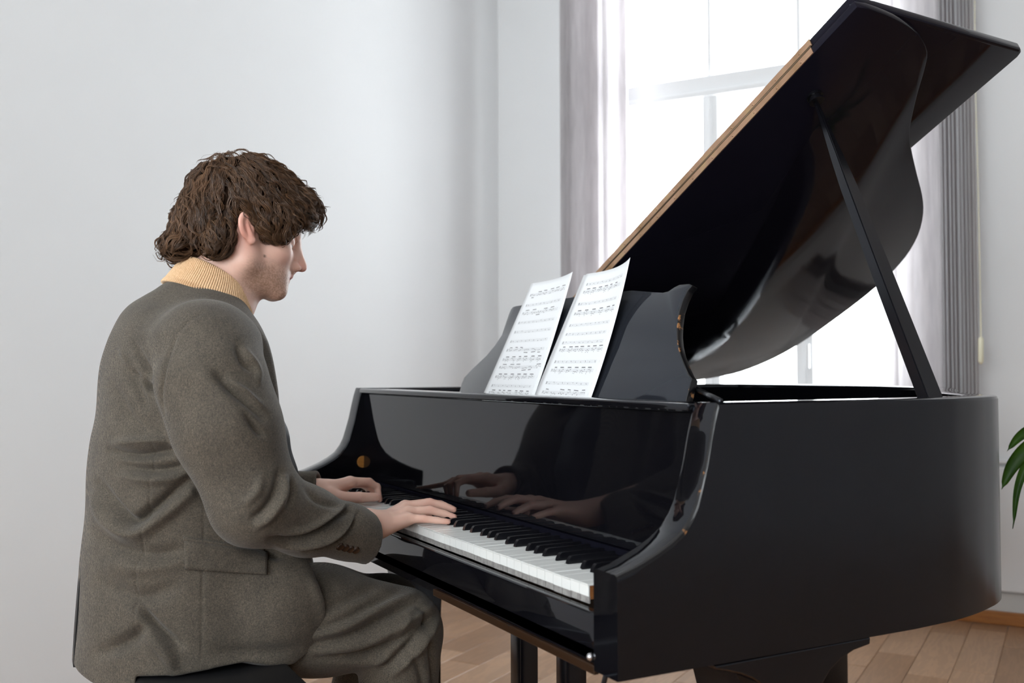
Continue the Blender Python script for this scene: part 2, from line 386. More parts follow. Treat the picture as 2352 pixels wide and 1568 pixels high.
# potted plant beyond the right edge of the frame
leafm = MT('green_leaf'); co = leafm.coord(); nz = leafm.noise(co, 18, 3, .5)
rp = leafm.ramp(nz, 'Fac', [(.3, srgb(44, 84, 12)), (.7, srgb(74, 118, 26))]); leafm.l(rp, 'Color', leafm.b, 'Base Color'); leafm.set(Roughness=.4)
M_STEM = plain('plant_stem', srgb(92, 96, 50), .6); M_POT = plain('black_plastic_pot', (.01, .01, .011, 1), .35); M_SOIL = plain('soil', (.03, .02, .012, 1), .95)
PN = _R*0+np.array([_F[0], _F[1], 0]); PQ = CAM+np.array([_F[0], _F[1], 0])*2.35
def pp(x, y, back=0): return plane(x, y, PN, PQ+PN*back)
root = pp(2408, 1500); root[2] = 0
pe = empty('potted_plant', root, 'long-leaved green pot plant in a black pot at the right edge', 'plant')
bm = bmesh.new()
prof = [(0, 0), (.085, 0), (.09, .01), (.115, .19), (.122, .2), (.122, .215), (.108, .215), (.105, .2)]
for i, (r, z) in enumerate(prof): pass
rings = [[bm.verts.new(Vector(root)+Vector((r*math.cos(k*math.tau/28), r*math.sin(k*math.tau/28), z+.001))) for k in range(28)] for r, z in prof[1:]]
for a, b in zip(rings, rings[1:]):
    for k in range(28): bm.faces.new((a[k], a[(k+1) % 28], b[(k+1) % 28], b[k]))
bm.faces.new(rings[0][::-1]); bmobj('pot', bm, M_POT, pe, smooth=True)
bm = bmesh.new(); bmesh.ops.create_cone(bm, cap_ends=True, segments=24, radius1=.104, radius2=.104, depth=.01, matrix=Matrix.Translation(Vector(root)+Vector((0, 0, .195)))); bmobj('soil', bm, M_SOIL, pe)
crown = pp(2440, 1060); 
bm = bmesh.new(); tube(bm, cr([root+np.array([0, 0, .19]), root*.5+crown*.5+np.array([.01, 0, 0]), crown], 6), [.012]*12+[.009], 8); bmobj('stem', bm, M_STEM, pe, smooth=True)
def leaf(p0, p1, p2, p3, wd, side):
    pts = cr([p0, p1, p2, p3], 7); bm = bmesh.new(); N = len(pts); rows = []
    for i, p in enumerate(pts):
        t = np.array(pts[min(i+1, N-1)])-np.array(pts[max(i-1, 0)]); t /= np.linalg.norm(t)
        s = np.cross(t, side); s /= np.linalg.norm(s); f = i/(N-1); ww = wd*math.sin(math.pi*min(1, f*.86+.12))**.75*(1 if f < .9 else (1-f)*10+.02)
        rows.append([bm.verts.new(Vector(p+s*ww*q+np.array(side)*abs(q)*.006)) for q in (-1, -.5, 0, .5, 1)])
    for a, b in zip(rows, rows[1:]):
        for k in range(4): bm.faces.new((a[k], a[k+1], b[k+1], b[k]))
    bmesh.ops.solidify(bm, geom=bm.faces[:], thickness=.0008)
    bmobj('leaf', bm, leafm.m, pe, smooth=True)
sd = -_F*.8+np.array([0, 0, .55])
leaf(pp(2420, 985), pp(2375, 985), pp(2340, 1005), pp(2311, 1038), .012, sd)
leaf(pp(2420, 1000, .02), pp(2370, 1022), pp(2325, 1070), pp(2298, 1127), .017, sd)
leaf(pp(2420, 1010, .03), pp(2368, 1050), pp(2336, 1120), pp(2325, 1215), .010, sd)
lr = random.Random(9)
for k in range(6):
    a = lr.uniform(-1.2, 1.9); ln = lr.uniform(.28, .42); d = _R*math.cos(a)+_F*math.sin(a)*.8; d = np.array([d[0], d[1], 0]); d /= np.linalg.norm(d)
    if d@_R < .25: d = d+_R*.6; d /= np.linalg.norm(d)
    b0 = crown+np.array([0, 0, -lr.uniform(0, .25)])
    leaf(b0, b0+d*ln*.35+np.array([0, 0, ln*.12]), b0+d*ln*.75+np.array([0, 0, -ln*.05]), b0+d*ln+np.array([0, 0, -ln*.15]), .015, np.array([0, 0, 1.0])+_F*-.2)
# ------------------------------------------------------------------ the grand piano
B_, H_ = .1085, .973; ZB = .634
YT, YB = -B_, 1.225+B_            # treble and bass outer faces
YC = .6125
piano = empty('grand_piano', (.7, YC, 0), 'black lacquered baby grand piano with raised lid in front of the window', 'piano')
# plan outline of the lid (x, y), treble front corner round the tail to the bass side
LIDPLAN = [(.57, -.1065), (.644, -.100), (.706, -.089), (.757, -.072), (.806, -.044), (.841, -.004), (.880, .049), (.920, .100), (.966, .154), (1.022, .204), (1.12, .28), (1.212, .35), (1.285, .415), (1.356, .499), (1.410, .594), (1.440, .69), (1.455, .793), (1.459, .90), (1.456, 1.035), (1.439, 1.138), (1.400, 1.22), (1.342, 1.279), (1.237, 1.318), (1.15, 1.3335)]
lp = [np.array([a, b, 0.]) for a, b in LIDPLAN]
ARM = [(-.026, .764), (.0, .7715), (.015, .777), (.037, .786), (.06, .798), (.078, .8105), (.092, .828), (.101, .845), (.109, .870), (.117, .898), (.124, .930), (.130, .955), (.136, .973)]
armx = [a for a, _ in ARM]; armz = [b for _, b in ARM]
sm = cr(lp, 3)
outer = [np.array([x, YT, 0]) for x in (-.026, -.018, -.008, .0, .015, .026, .037, .048, .06, .069, .078, .085, .092, .101, .109, .117, .124, .130, .136, .2, .3, .4, .5)]
inset = []
for i, p in enumerate(sm):
    t = sm[min(i+1, len(sm)-1)]-sm[max(i-1, 0)]; t /= np.linalg.norm(t); nrm = np.array([-t[1], t[0], 0])
    inset.append(p+nrm*.013*min(1, max(0, (p[0]-.57)/.15)) * (1 if p[1] < 1.25 else 0))
outer += inset[1:-1]
outer += [np.array([x, YB, 0]) for x in (1.12, 1.0, .8, .6, .4, .3, .2, .136, .130, .124, .117, .109, .101, .092, .085, .078, .069, .06, .048, .037, .026, .015, .0, -.008, -.018, -.026)]
TH = .054
def topz(x): return float(np.interp(x, armx, armz))
N = len(outer); inner = []
for i, p in enumerate(outer):
    a, b = outer[max(i-1, 0)], outer[min(i+1, N-1)]; t = b-a; t /= np.linalg.norm(t); inner.append(p+np.array([-t[1], t[0], 0])*TH)
bm = bmesh.new(); V = []
rnd = .006
for i in range(N):
    o, n_ = outer[i], inner[i]; z = topz(o[0]) ; d = (n_-o)/TH
    zt = z
    fr = 0 if 0 < i < N-1 else .0
    row = [np.append(o[:2], ZB), np.append(o[:2], zt-rnd-.003), np.append(o[:2], zt-rnd), np.append((o+d*rnd*.3)[:2], zt-rnd*.3), np.append((o+d*rnd)[:2], zt),
           np.append((n_-d*rnd)[:2], zt), np.append((n_-d*rnd*.3)[:2], zt-rnd*.3), np.append(n_[:2], zt-rnd), np.append(n_[:2], zt-rnd-.003), np.append(n_[:2], ZB)]
    V.append([bm.verts.new(Vector(q)) for q in row])
for i in range(N-1):
    for k in range(10):
        f = bm.faces.new((V[i][k], V[i][(k+1) % 10], V[i+1][(k+1) % 10], V[i+1][k]))
        x = (outer[i][0]+outer[i+1][0])/2
        f.material_index = 1 if (k in (2, 3) and x < .15 and outer[i][1] < .2) else (2 if k in (0, 1) else 0)
for end in (V[0], V[-1]):
    f = bm.faces.new(end); f.material_index = 0
case = bmobj('case_rim', bm, [M_LAC, M_EDGE, M_LACS], piano, ang=.42)
# keybed, slip, cheek blocks
bm = bmesh.new(); bx(bm, -.020, .5, YT+TH-.002, YB-TH+.002, ZB-.004, .66, .002)
bmobj('key_bed', bm, [M_LAC], piano)
bm = bmesh.new(); bx(bm, -.026, -.018, YT+TH, .46, ZB-.006, .640, .0015); bmobj('worn_lower_edge', bm, [M_EDGE2], piano)['label'] = 'worn brown lower edge of the key bed'
bm = bmesh.new(); bx(bm, -.020, -.003, YT+TH+.0005, YB-TH-.0005, .6405, .7035, .003, 3); bmobj('key_slip', bm, [M_LAC], piano, ang=.5)
for y0, y1 in ((YT+TH, -.0015), (1.2265, YB-TH)):
    y0, y1 = (y0, y1-.003) if y0 < 0 else (y0+.003, y1)
    poly = [(.016, .64), (.016, .738), (.020, .743), (.030, .745), (.14, .745), (.14, .64)]
    bm = prism([(x, y0, z) for x, z in poly], (0, y1-y0, 0), .003, 2); bmobj('cheek_block', bm, M_LAC, piano, ang=.6)
# fallboard and front ledge
bm = prism([(.138, YT+TH, .748), (.143, YT+TH, .9585), (.160, YT+TH, .9585), (.160, YT+TH, .748)], (0, YB-YT-2*TH, 0), .0015); bmobj('fallboard', bm, M_LAC, piano)
bm = prism([(.140, YT+TH, .733), (.134, YT+TH, .738), (.134, YT+TH, .747), (.150, YT+TH, .747), (.150, YT+TH, .733)], (0, YB-YT-2*TH, 0), .001); bmobj('felt_strip', bm, M_FELT, piano)
bm = bmesh.new(); bx(bm, .127, .185, YT+TH, YB-TH, .9600, .9715, .004, 3); bmobj('music_ledge', bm, [M_LAC], piano, ang=.5)
box('desk_shelf', .185, .42, YT+TH, YB-TH, .935, .951, M_LACS, piano, .003)
# wooden peg seen on the inner bass cheek
bm = bmesh.new(); c = ay(833, 1060, YB-TH); 
bmesh.ops.create_cone(bm, cap_ends=True, segments=20, radius1=.0155, radius2=.0145, depth=.006, matrix=Matrix.Translation(Vector(c))@Matrix.Rotation(math.pi/2, 4, 'X'))
bmobj('wooden_peg', bm, wood('peg_wood', srgb(150, 96, 40), srgb(186, 128, 62)), piano, ang=.5)
bm = bmesh.new(); c = ax(1356, 1508, -.027); bmesh.ops.create_uvsphere(bm, u_segments=16, v_segments=10, radius=.0055, matrix=Matrix.Translation(Vector(c)))
bmobj('screw_head', bm, M_CHROME, piano, smooth=True)
# interior: plate, strings, bridge block
ins = [q for q in inner if q[0] > .30]
bm = prism([(q[0], q[1], .80) for q in ins], (0, 0, .02)); bmobj('soundboard', bm, wood('soundboard_wood', (.03, .016, .007, 1), (.05, .028, .012, 1), (3, 3, 3)), piano)
ins2 = [(q[0]-(.02 if q[0] > .35 else 0), YC+(q[1]-YC)*.97, .845) for q in ins]
bm = prism(ins2, (0, 0, .012), .002); bmobj('iron_plate', bm, M_IRON, piano)
bm = bmesh.new()
for i in range(70):
    y = .02+i*.0175
    xe = .46+.9*min(1, (y/1.2)**.62)
    tube(bm, [(.36, y, .868), (xe-.06, min(1.2, y), .868)], .0008, 4, False)
o = bmobj('strings', bm, M_STRING, piano); o['kind'] = 'stuff'
box('tuning_block', .30, .36, YT+TH, YB-TH, .84, .875, M_IRON, piano, .003)

# keys
W = 1.225/52
names = []
whites = []   # from treble
seq = 'CBAGFED'
for i in range(52): whites.append(seq[i % 7])
# black key centre (y from treble end) between white i (treble side) and i+1 (bass side)
off = {'B': (0.0, -.0035), 'A': (0, 0), 'G': (0, .0035), 'E': (0, -.003), 'D': (0, .003)}
blacks = []
for i in range(51):
    hi, lo_ = whites[i], whites[i+1]
    if (hi, lo_) in (('C', 'B'), ('F', 'E')): continue
    d = {('B', 'A'): -.0035, ('A', 'G'): 0, ('G', 'F'): .0030, ('E', 'D'): -.003, ('D', 'C'): .0035}[(hi, lo_)]
    blacks.append(((i+1)*W+d, i))
bmap = {i: y for y, i in blacks}
G = .0005; XB = .050; XE = .150
lift = random.Random(2)
pressed = set()
for i in range(52):
    y0, y1 = i*W+G, (i+1)*W-G
    t0 = bmap[i-1]+.0066 if (i-1) in bmap else y0
    t1 = bmap[i]-.0066 if i in bmap else y1
    poly = [(0, y0), (0, y1), (XB-.001, y1)]
    if t1 < y1: poly.append((XB-.001, t1))
    poly += [(XE, t1), (XE, t0)]
    if t0 > y0: poly.append((XB-.001, t0))
    poly.append((XB-.001, y0))
    zt = .730-(.0 if i not in pressed else .006)+lift.uniform(-.0004, .0004)
    bm = bmesh.new()
    top = [bm.verts.new((x, y, zt)) for x, y in poly]; bot = [bm.verts.new((x if x > 0 else .0008, y, zt-.0022)) for x, y in poly]
    bm.faces.new(top); 
    n = len(poly)
    for k in range(n): bm.faces.new((top[k], bot[k], bot[(k+1) % n], top[(k+1) % n]))
    bm.faces.new(bot[::-1])
    es = [e for e in bm.edges if e.verts[0] in top and e.verts[1] in top]
    bmesh.ops.bevel(bm, geom=es, offset=.0006, segments=2, affect='EDGES')
    bx(bm, .0012, .003, y0, y1, zt-.0165, zt-.002, mi=0)
    bx(bm, .003, XB-.004, y0+.0004, y1-.0004, zt-.0205, zt-.0024, mi=1)
    bx(bm, .0022, .004, y0+.0001, y1-.0001, zt-.026, zt-.0165, mi=2)
    bmobj('white_key', bm, [M_IVORY, M_BROWN, M_GREYWOOD], piano)
for y, i in blacks:
    hb, ht = .0056, .0044
    prof = [(XB, .7215), (XB+.0015, .7335), (XB+.006, .7405), (XB+.011, .7415), (XE, .7420), (XE, .7215)]
    bm = bmesh.new()
    def wv(z): return hb+(ht-hb)*min(1, max(0, (z-.7215)/.02))
    a = [bm.verts.new((x, y-wv(z), z)) for x, z in prof]; b = [bm.verts.new((x, y+wv(z), z)) for x, z in prof]
    bm.faces.new(a); bm.faces.new(b[::-1])
    for k in range(6): bm.faces.new((a[k], b[k], b[(k+1) % 6], a[(k+1) % 6]))
    bmesh.ops.recalc_face_normals(bm, faces=bm.faces)
    bmesh.ops.bevel(bm, geom=bm.edges[:], offset=.0008, segments=2, affect='EDGES')
    bmobj('black_key', bm, M_EBONY, piano, ang=.7)

# lid
TL = math.radians(26.75); ZL = H_+.004; hinge = np.array([0, YB, ZL])
LN = np.array([0, math.sin(TL), math.cos(TL)]); LS = np.array([0, -math.cos(TL), math.sin(TL)])
def lid(x, s, h=0): return np.array([x, 0, 0])+hinge+LS*s+LN*h
LT = .015
outl = [(.570, 0.0), (.570, 1.4395)]+[(p[0], YB-p[1]) for p in sm[1:]]
outl[1] = (.570, 1.436); 
bm = prism([lid(x, max(0, s), 0) for x, s in outl], LN*LT, .003, 2)
for f in bm.faces: f.smooth = False
lid_o = bmobj('main_lid', bm, [M_LID], piano, ang=.5)
flap = [(.575, .006), (1.050, .006), (1.052, 1.395), (1.048, 1.408), (1.036, 1.414), (.60, 1.432), (.586, 1.430), (.577, 1.422)]
bm = prism([lid(x, s, LT+.003) for x, s in flap], LN*.019, .005, 3); bmobj('front_flap', bm, [M_LID], piano, ang=.5)
# the piano hinge: two brass leaves and screws
s0, s1 = .02, 1.325
for h0, h1 in ((.0012, LT-.002), (LT+.005, LT+.019)):
    bm = prism([lid(.5685 if h0 < .004 else .5735, s0, h0), lid(.5685 if h0 < .004 else .5735, s1, h0), lid(.5685 if h0 < .004 else .5735, s1, h1), lid(.5685 if h0 < .004 else .5735, s0, h1)], (.0022, 0, 0))
    hl = bmobj('hinge_leaf', bm, M_BRASS, piano)
    for k in range(19):
        bm = bmesh.new(); s = s0+.03+k*(s1-s0-.06)/18
        bmesh.ops.create_cone(bm, cap_ends=True, segments=10, radius1=.0032, radius2=.0018, depth=.0016, matrix=Matrix.Translation(Vector(lid(.568 if h0 < .004 else .573, s, (h0+h1)/2)))@Matrix.Rotation(-math.pi/2, 4, 'Y'))
        bmobj('screw', bm, M_BRASS, hl)
bm = bmesh.new(); tube(bm, [lid(.5705, s0, LT+.001), lid(.5705, s1, LT+.001)], .0028, 10); bmobj('hinge_knuckle', bm, plain('dark_brass', (.09, .06, .035, 1), .4, .7), piano, smooth=True)
# prop
pc = lid(.652, 1.232, -.004)
bm = bmesh.new()
for r, h, t in ((.016, .0, .006), (.012, -.006, .006), (.0145, -.011, .005)):
    M = Matrix.Translation(Vector(lid(.652, 1.232, h-.004)))@Vector((0, 0, 1)).rotation_difference(Vector(LN)).to_matrix().to_4x4()
    bmesh.ops.create_cone(bm, cap_ends=True, segments=20, radius1=r, radius2=r*.93, depth=t, matrix=M)
bmobj('prop_cup', bm, M_EBONY, piano, ang=.6)
pb = (ay(2158, 906, -.075)); pb[2] = H_-.04
ptop = lid(.654, 1.228, -.016)
d = ptop-pb; Ld = np.linalg.norm(d); d /= Ld
sx = np.cross(d, np.array([0, 1., 0])); sx /= np.linalg.norm(sx); sy = np.cross(d, sx)
bm = bmesh.new(); rows = []
for f, wx, wy in ((0, .0185, .010), (.05, .0185, .010), (.45, .0165, .0095), (.70, .0135, .009), (.80, .010, .008), (.93, .005, .005), (1, .0038, .0038)):
    c = pb+d*Ld*f; rows.append([bm.verts.new(Vector(c+sx*a*wx+sy*b*wy)) for a, b in ((-1, -1), (1, -1), (1, 1), (-1, 1))])
for a, b in zip(rows, rows[1:]):
    for k in range(4): bm.faces.new((a[k], a[(k+1) % 4], b[(k+1) % 4], b[k]))
bm.faces.new(rows[0][::-1]); bm.faces.new(rows[-1])
bmesh.ops.recalc_face_normals(bm, faces=bm.faces)
bmesh.ops.bevel(bm, geom=[e for e in bm.edges if e.calc_face_angle(0) > .6], offset=.0016, segments=2, affect='EDGES')
bmobj('lid_prop', bm, M_LACS, piano)
box('prop_bracket', pb[0]-.03, pb[0]+.03, YT+TH, YT+TH+.02, H_-.06, H_-.005, M_IRON, piano, .003)

# music desk (leans back), with worn edges
DT = math.tan(math.radians(23)); DX = .297
DN = np.array([1, 0, -DT]); DN /= np.linalg.norm(DN)
def desk(px, py, h=0): return plane(px, py, DN, np.array([DX, 0, H_])-DN*h)
outp = [(1576, 922), (1590, 868), (1582, 858), (1572, 835), (1563, 812), (1558, 790), (1556, 768), (1557, 742), (1561, 715), (1570, 688), (1580, 667), (1591, 655), (1582, 651), (1560, 653), (1548, 659), (1535, 668), (1522, 671), (1500, 670), (1451, 666), (1319, 681), (1185, 702), (1178, 704), (1173, 710), (1168, 722), (1152, 769), (1136, 793), (1116, 817), (1085, 846), (1066, 866), (1060, 880), (1056, 895)]
P3 = [desk(*a) for a in outp]
lo_z = .951
def down(p): 
    t = (lo_z-p[2]); return np.array([p[0]+t*DT, p[1], lo_z])
P3 = [down(P3[0])]+P3+[down(P3[-1])]
bm = prism(P3, DN*.014, .0022, 2)
for f in bm.faces:
    if f.calc_area() < .01:
        c = f.calc_center_median()
        f.material_index = 1 if c.y < .35 else 0
bmobj('music_desk', bm, [M_DESK, M_EDGE], piano, ang=.5)
dl = desk(1595, 884); a0 = ay(1655, 921, YT+.03); b0 = np.array([.335, .19, .985])
bm = bmesh.new(); tube(bm, [a0, b0], .0045, 8); bmobj('desk_stay', bm, M_LACS, piano, smooth=True)
box('desk_ledge', DX-.035, DX-.002, .12, 1.10, .951, .956, M_LACS, piano, .001)

# legs with scalloped brackets
def leg(cx, cy, sx_=1, top=ZB-.004, plate=None):
    pr = [(-.155, 0), (-.155, -.012), (-.145, -.02), (-.115, -.032), (-.085, -.055), (-.066, -.09), (-.055, -.14), (-.052, -.22), (-.046, -.50), (.046, -.50), (.052, -.22), (.055, -.14), (.066, -.09), (.085, -.055), (.115, -.032), (.145, -.02), (.155, -.012), (.155, 0)]
    g = empty('leg', (0, 0, 0)); g.parent = piano; g.location = -piano.location
    if plate:
        bm = prism(plate, (0, .050, 0), .002)
        for f in bm.faces:
            if f.calc_area() < .0003 and f.calc_center_median().x < cx: f.material_index = 1
    else: bm = prism([(cx+a, cy-.045, top+z) for a, z in pr], (0, .09, 0), .003)
    bmobj('bracket', bm, [M_LACS, M_EDGE2], g)
    bm = prism([(cx-.044, cy+(max(a, -.055) if plate else a)*.8, top+z) for a, z in pr], (.088, 0, 0), .003); bmobj('cross_bracket', bm, [M_LACS], g)
    bm = bmesh.new(); bx(bm, cx-.05, cx+.05, cy-.05, cy+.05, .07, top-.1, .006); bmobj('post', bm, M_LACS, g, ang=.5)
    bm = bmesh.new(); tube(bm, [(cx, cy-.012, .033), (cx, cy+.012, .033)], .031, 18); tube(bm, [(cx, cy, .03), (cx, cy, .075)], .012, 10); bmobj('caster', bm, M_BRASS, g, smooth=False)
pl = [ay(x, y, YT+.002) for x, y in ((1640, 1530), (1643, 1537), (1672, 1541), (1705, 1549), (1728, 1558), (1745, 1569), (1762, 1600), (1772, 1660), (1776, 1760))]
pl += [np.array([pl[-1][0], YT+.002, .12])]
pr2 = [ay(x, y, YT+.002) for x, y in ((1868, 1760), (1872, 1660), (1879, 1600), (1891, 1568), (1907, 1540), (1932, 1513), (1962, 1493), (1999, 1479), (2000, 1463))]
pl += [np.array([pr2[0][0], YT+.002, .12])]+pr2
leg(.262, -.010, plate=pl); leg(.258, 1.225, top=ZB-.004); leg(1.30, .88, top=ZB-.004)
# lyre
ly = empty('pedal_lyre', (0, 0, 0)); ly.parent = piano; ly.location = -piano.location
LX = .27
yp = [float(ax(1204, 1530, LX)[1]), float(ax(1312, 1530, LX)[1])]
for y in yp:
    bm = bmesh.new(); bx(bm, LX-.021, LX+.021, y-.022, y+.022, .14, ZB, .003); bmobj('post', bm, M_LACS, ly, ang=.5)
ym = sum(yp)/2
box('block', LX-.05, LX+.05, ym-.14, ym+.14, .07, .14, M_LACS, ly, .006); box('top_plate', LX-.05, LX+.05, ym-.13, ym+.13, ZB-.014, ZB-.004, M_LACS, ly, .003)
for k in (-1, 0, 1):
    bm = bmesh.new(); bx(bm, LX-.12, LX-.04, ym+k*.07-.017, ym+k*.07+.017, .085, .093, .003); bmobj('pedal', bm, M_BRASS, ly)
bm = bmesh.new(); tube(bm, [az(1392, 1548, ZB-.002), (LX-.03, ym-.10, .12)], .0036, 8); bmobj('brace_rod', bm, M_LACS, ly, smooth=True)

# sheet music
def notation(name, o3, ex, ey, wd, ht, rows, seed, par, nrm):
    r = random.Random(seed); vs = []; fs = []
    def q(x0, y0, x1, y1, hw):          # thick line segment in sheet coordinates (0..1)
        a = np.array([x0*wd, y0*ht]); b = np.array([x1*wd, y1*ht]); t = b-a; L = np.linalg.norm(t)+1e-9; n = np.array([-t[1], t[0]])/L*hw
        k = len(vs)
        for p in (a-n, b-n, b+n, a+n): vs.append(o3(p[0]/wd, p[1]/ht)+nrm*.0004)
        fs.append((k, k+1, k+2, k+3))
    for y, kind in rows:
        for j in range(5): 
            for s in range(6): q(.10+.13*s, y+(j-2)*.0048, .10+.13*(s+1), y+(j-2)*.0048, .00008)
        q(.10, y-.012, .10, y+.012, .0002)
        for k in range(6): q(.105+r.uniform(0, .01), y-.01+k*.003, .12, y-.008+k*.003, .0004)
        if kind == 0:
            for k in range(9):
                x = .16+k*.085+r.uniform(-.01, .01)
                q(x, y+r.uniform(-.008, .008), x+.012, y+r.uniform(-.008, .008), .0006)
        else:
            x = .15
            while x < .84:
                n = r.choice((3, 4, 4)); up = 1 if kind == 2 or r.random() < .75 else -1; gx = .022 if kind == 2 else .026
                yb = y-up*(.021+r.uniform(0, .006)) ; sl = r.uniform(-.004, .004) if kind == 1 else 0
                if kind == 2: yb = y-.023
                q(x, yb, x+gx*(n-1), yb+sl, .0010 if kind == 2 else .0008)
                for k in range(n):
                    xx = x+k*gx; yn = y+r.uniform(-.010, .012)
                    q(xx-.0055, yn, xx+.0055, yn-.001, .0009); q(xx+.004, yn, xx+.004, yb, .00012)
                    if kind == 2 and r.random() < .7: q(xx-.004, yn+.012, xx+.004, yn+.012, .0007)
                x += n*gx+r.uniform(.014, .06)
        for xx in (.45, .93): q(xx, y-.0098, xx, y+.0098, .00012)
    o = link(name, mesh(name, vs, fs), M_INK, par); o['kind'] = 'stuff'; return o
def sheet(label, tl_, tr_, br_, bl_, curl, rows, seed, h):
    # corner pixels on a plane parallel to the desk, h in front of it
    c = [desk(*tl_, -0)-DN*h, desk(*tr_, -0)-DN*h, desk(*br_)-DN*h, desk(*bl_)-DN*h]
    c = [plane(*a, DN, np.array([DX, 0, H_])-DN*h) for a in (tl_, tr_, br_, bl_)]
    c[2] = c[2]+(c[2]-c[1])*.05; c[3] = c[3]+(c[3]-c[0])*.05
    def o3(x, y):
        p = (c[0]*(1-x)+c[1]*x)*(1-y)+(c[3]*(1-x)+c[2]*x)*y
        return p-DN*(curl*(x**3)*(1-y)**2*1.0)+np.array([0, 0, curl*.35])*(x**3)*(1-y)**3
    nx, ny = 14, 18; vs = [o3(i/nx, j/ny) for j in range(ny+1) for i in range(nx+1)]
    fs = [(j*(nx+1)+i, j*(nx+1)+i+1, (j+1)*(nx+1)+i+1, (j+1)*(nx+1)+i) for j in range(ny) for i in range(nx)]
    bm = bmesh.new(); me = mesh('s', vs, fs); bm.from_mesh(me); bmesh.ops.solidify(bm, geom=bm.faces[:], thickness=.0003)
    o = bmobj('sheet_music', bm, M_PAPER, None, smooth=True); tag(o, label, 'sheet music')
    if rows: notation('printed_notation', o3, None, None, .24, .29, rows, seed, o, -DN)
    return o
SH1 = sheet('left sheet of printed piano music leaning on the desk', (1221, 651), (1326, 634), (1228, 908), (1111, 903), .012,
            [(.11, 1), (.20, 0), (.27, 1), (.35, 0), (.43, 0), (.51, 0), (.585, 1), (.665, 2), (.73, 1), (.81, 2), (.885, 0), (.945, 2)], 3, .006)
SH2 = sheet('front right sheet of printed piano music with a curled top corner', (1347, 629), (1468, 612), (1357, 916), (1230, 909), .022,
            [(.09, 0), (.15, 2), (.245, 0), (.32, 2), (.41, 0), (.48, 0), (.545, 0), (.60, 2), (.69, 0), (.755, 2), (.85, 0), (.92, 1)], 8, .008)
SH3 = sheet('rear sheet peeking out behind the right page of music', (1341, 632), (1462, 616), (1355, 916), (1227, 909), .018, None, 1, .005)
# ------------------------------------------------------------------ bench
M_LEATHER = plain('black_leather', (.008, .008, .009, 1), .4)
bench = empty('piano_bench', (-.37, .74, 0), 'black cushioned piano bench under the seated man', 'bench')
bm = bmesh.new(); bx(bm, -.500, -.257, .40, 1.06, .460, .528, .012, 3); bmobj('cushion', bm, M_LEATHER, bench, ang=.6)
bm = bmesh.new(); bx(bm, -.492, -.265, .408, 1.052, .40, .460, .004); bmobj('apron', bm, M_LACS, bench)
for sx_ in (-.465, -.29):
    for sy_ in (.44, 1.02):
        bm = bmesh.new(); bx(bm, sx_-.02, sx_+.02, sy_-.02, sy_+.02, 0.001, .41, .003); bmobj('leg', bm, M_LACS, bench)
# ------------------------------------------------------------------ signed-distance modelling tools
f4 = np.float32
def smin(a, b, k):
    h = np.clip(.5+.5*(b-a)/k, 0, 1); return b*(1-h)+a*h-k*h*(1-h)
def smax(a, b, k): return -smin(-a, -b, k)
def cone(P, a, b, ra, rb):
    a = np.asarray(a, f4); b = np.asarray(b, f4); ab = b-a; L2 = float(ab@ab)+1e-12
    t = np.clip(((P-a)@ab)/L2, 0, 1); d = P-(a+t[:, None]*ab)
    return np.sqrt((d*d).sum(1))-(ra+(rb-ra)*t)
def ell(P, c, r, Rm=None):
    q = P-np.asarray(c, f4)
    if Rm is not None: q = q@np.asarray(Rm, f4)
    r = np.asarray(r, f4); k0 = np.sqrt(((q/r)**2).sum(1)); k1 = np.sqrt(((q/(r*r))**2).sum(1))+1e-9
    return k0*(k0-1)/k1
def chain(P, pts, rs, k=.004):
    d = cone(P, pts[0], pts[1], rs[0], rs[1])
    for i in range(1, len(pts)-1): d = smin(d, cone(P, pts[i], pts[i+1], rs[i], rs[i+1]), k)
    return d
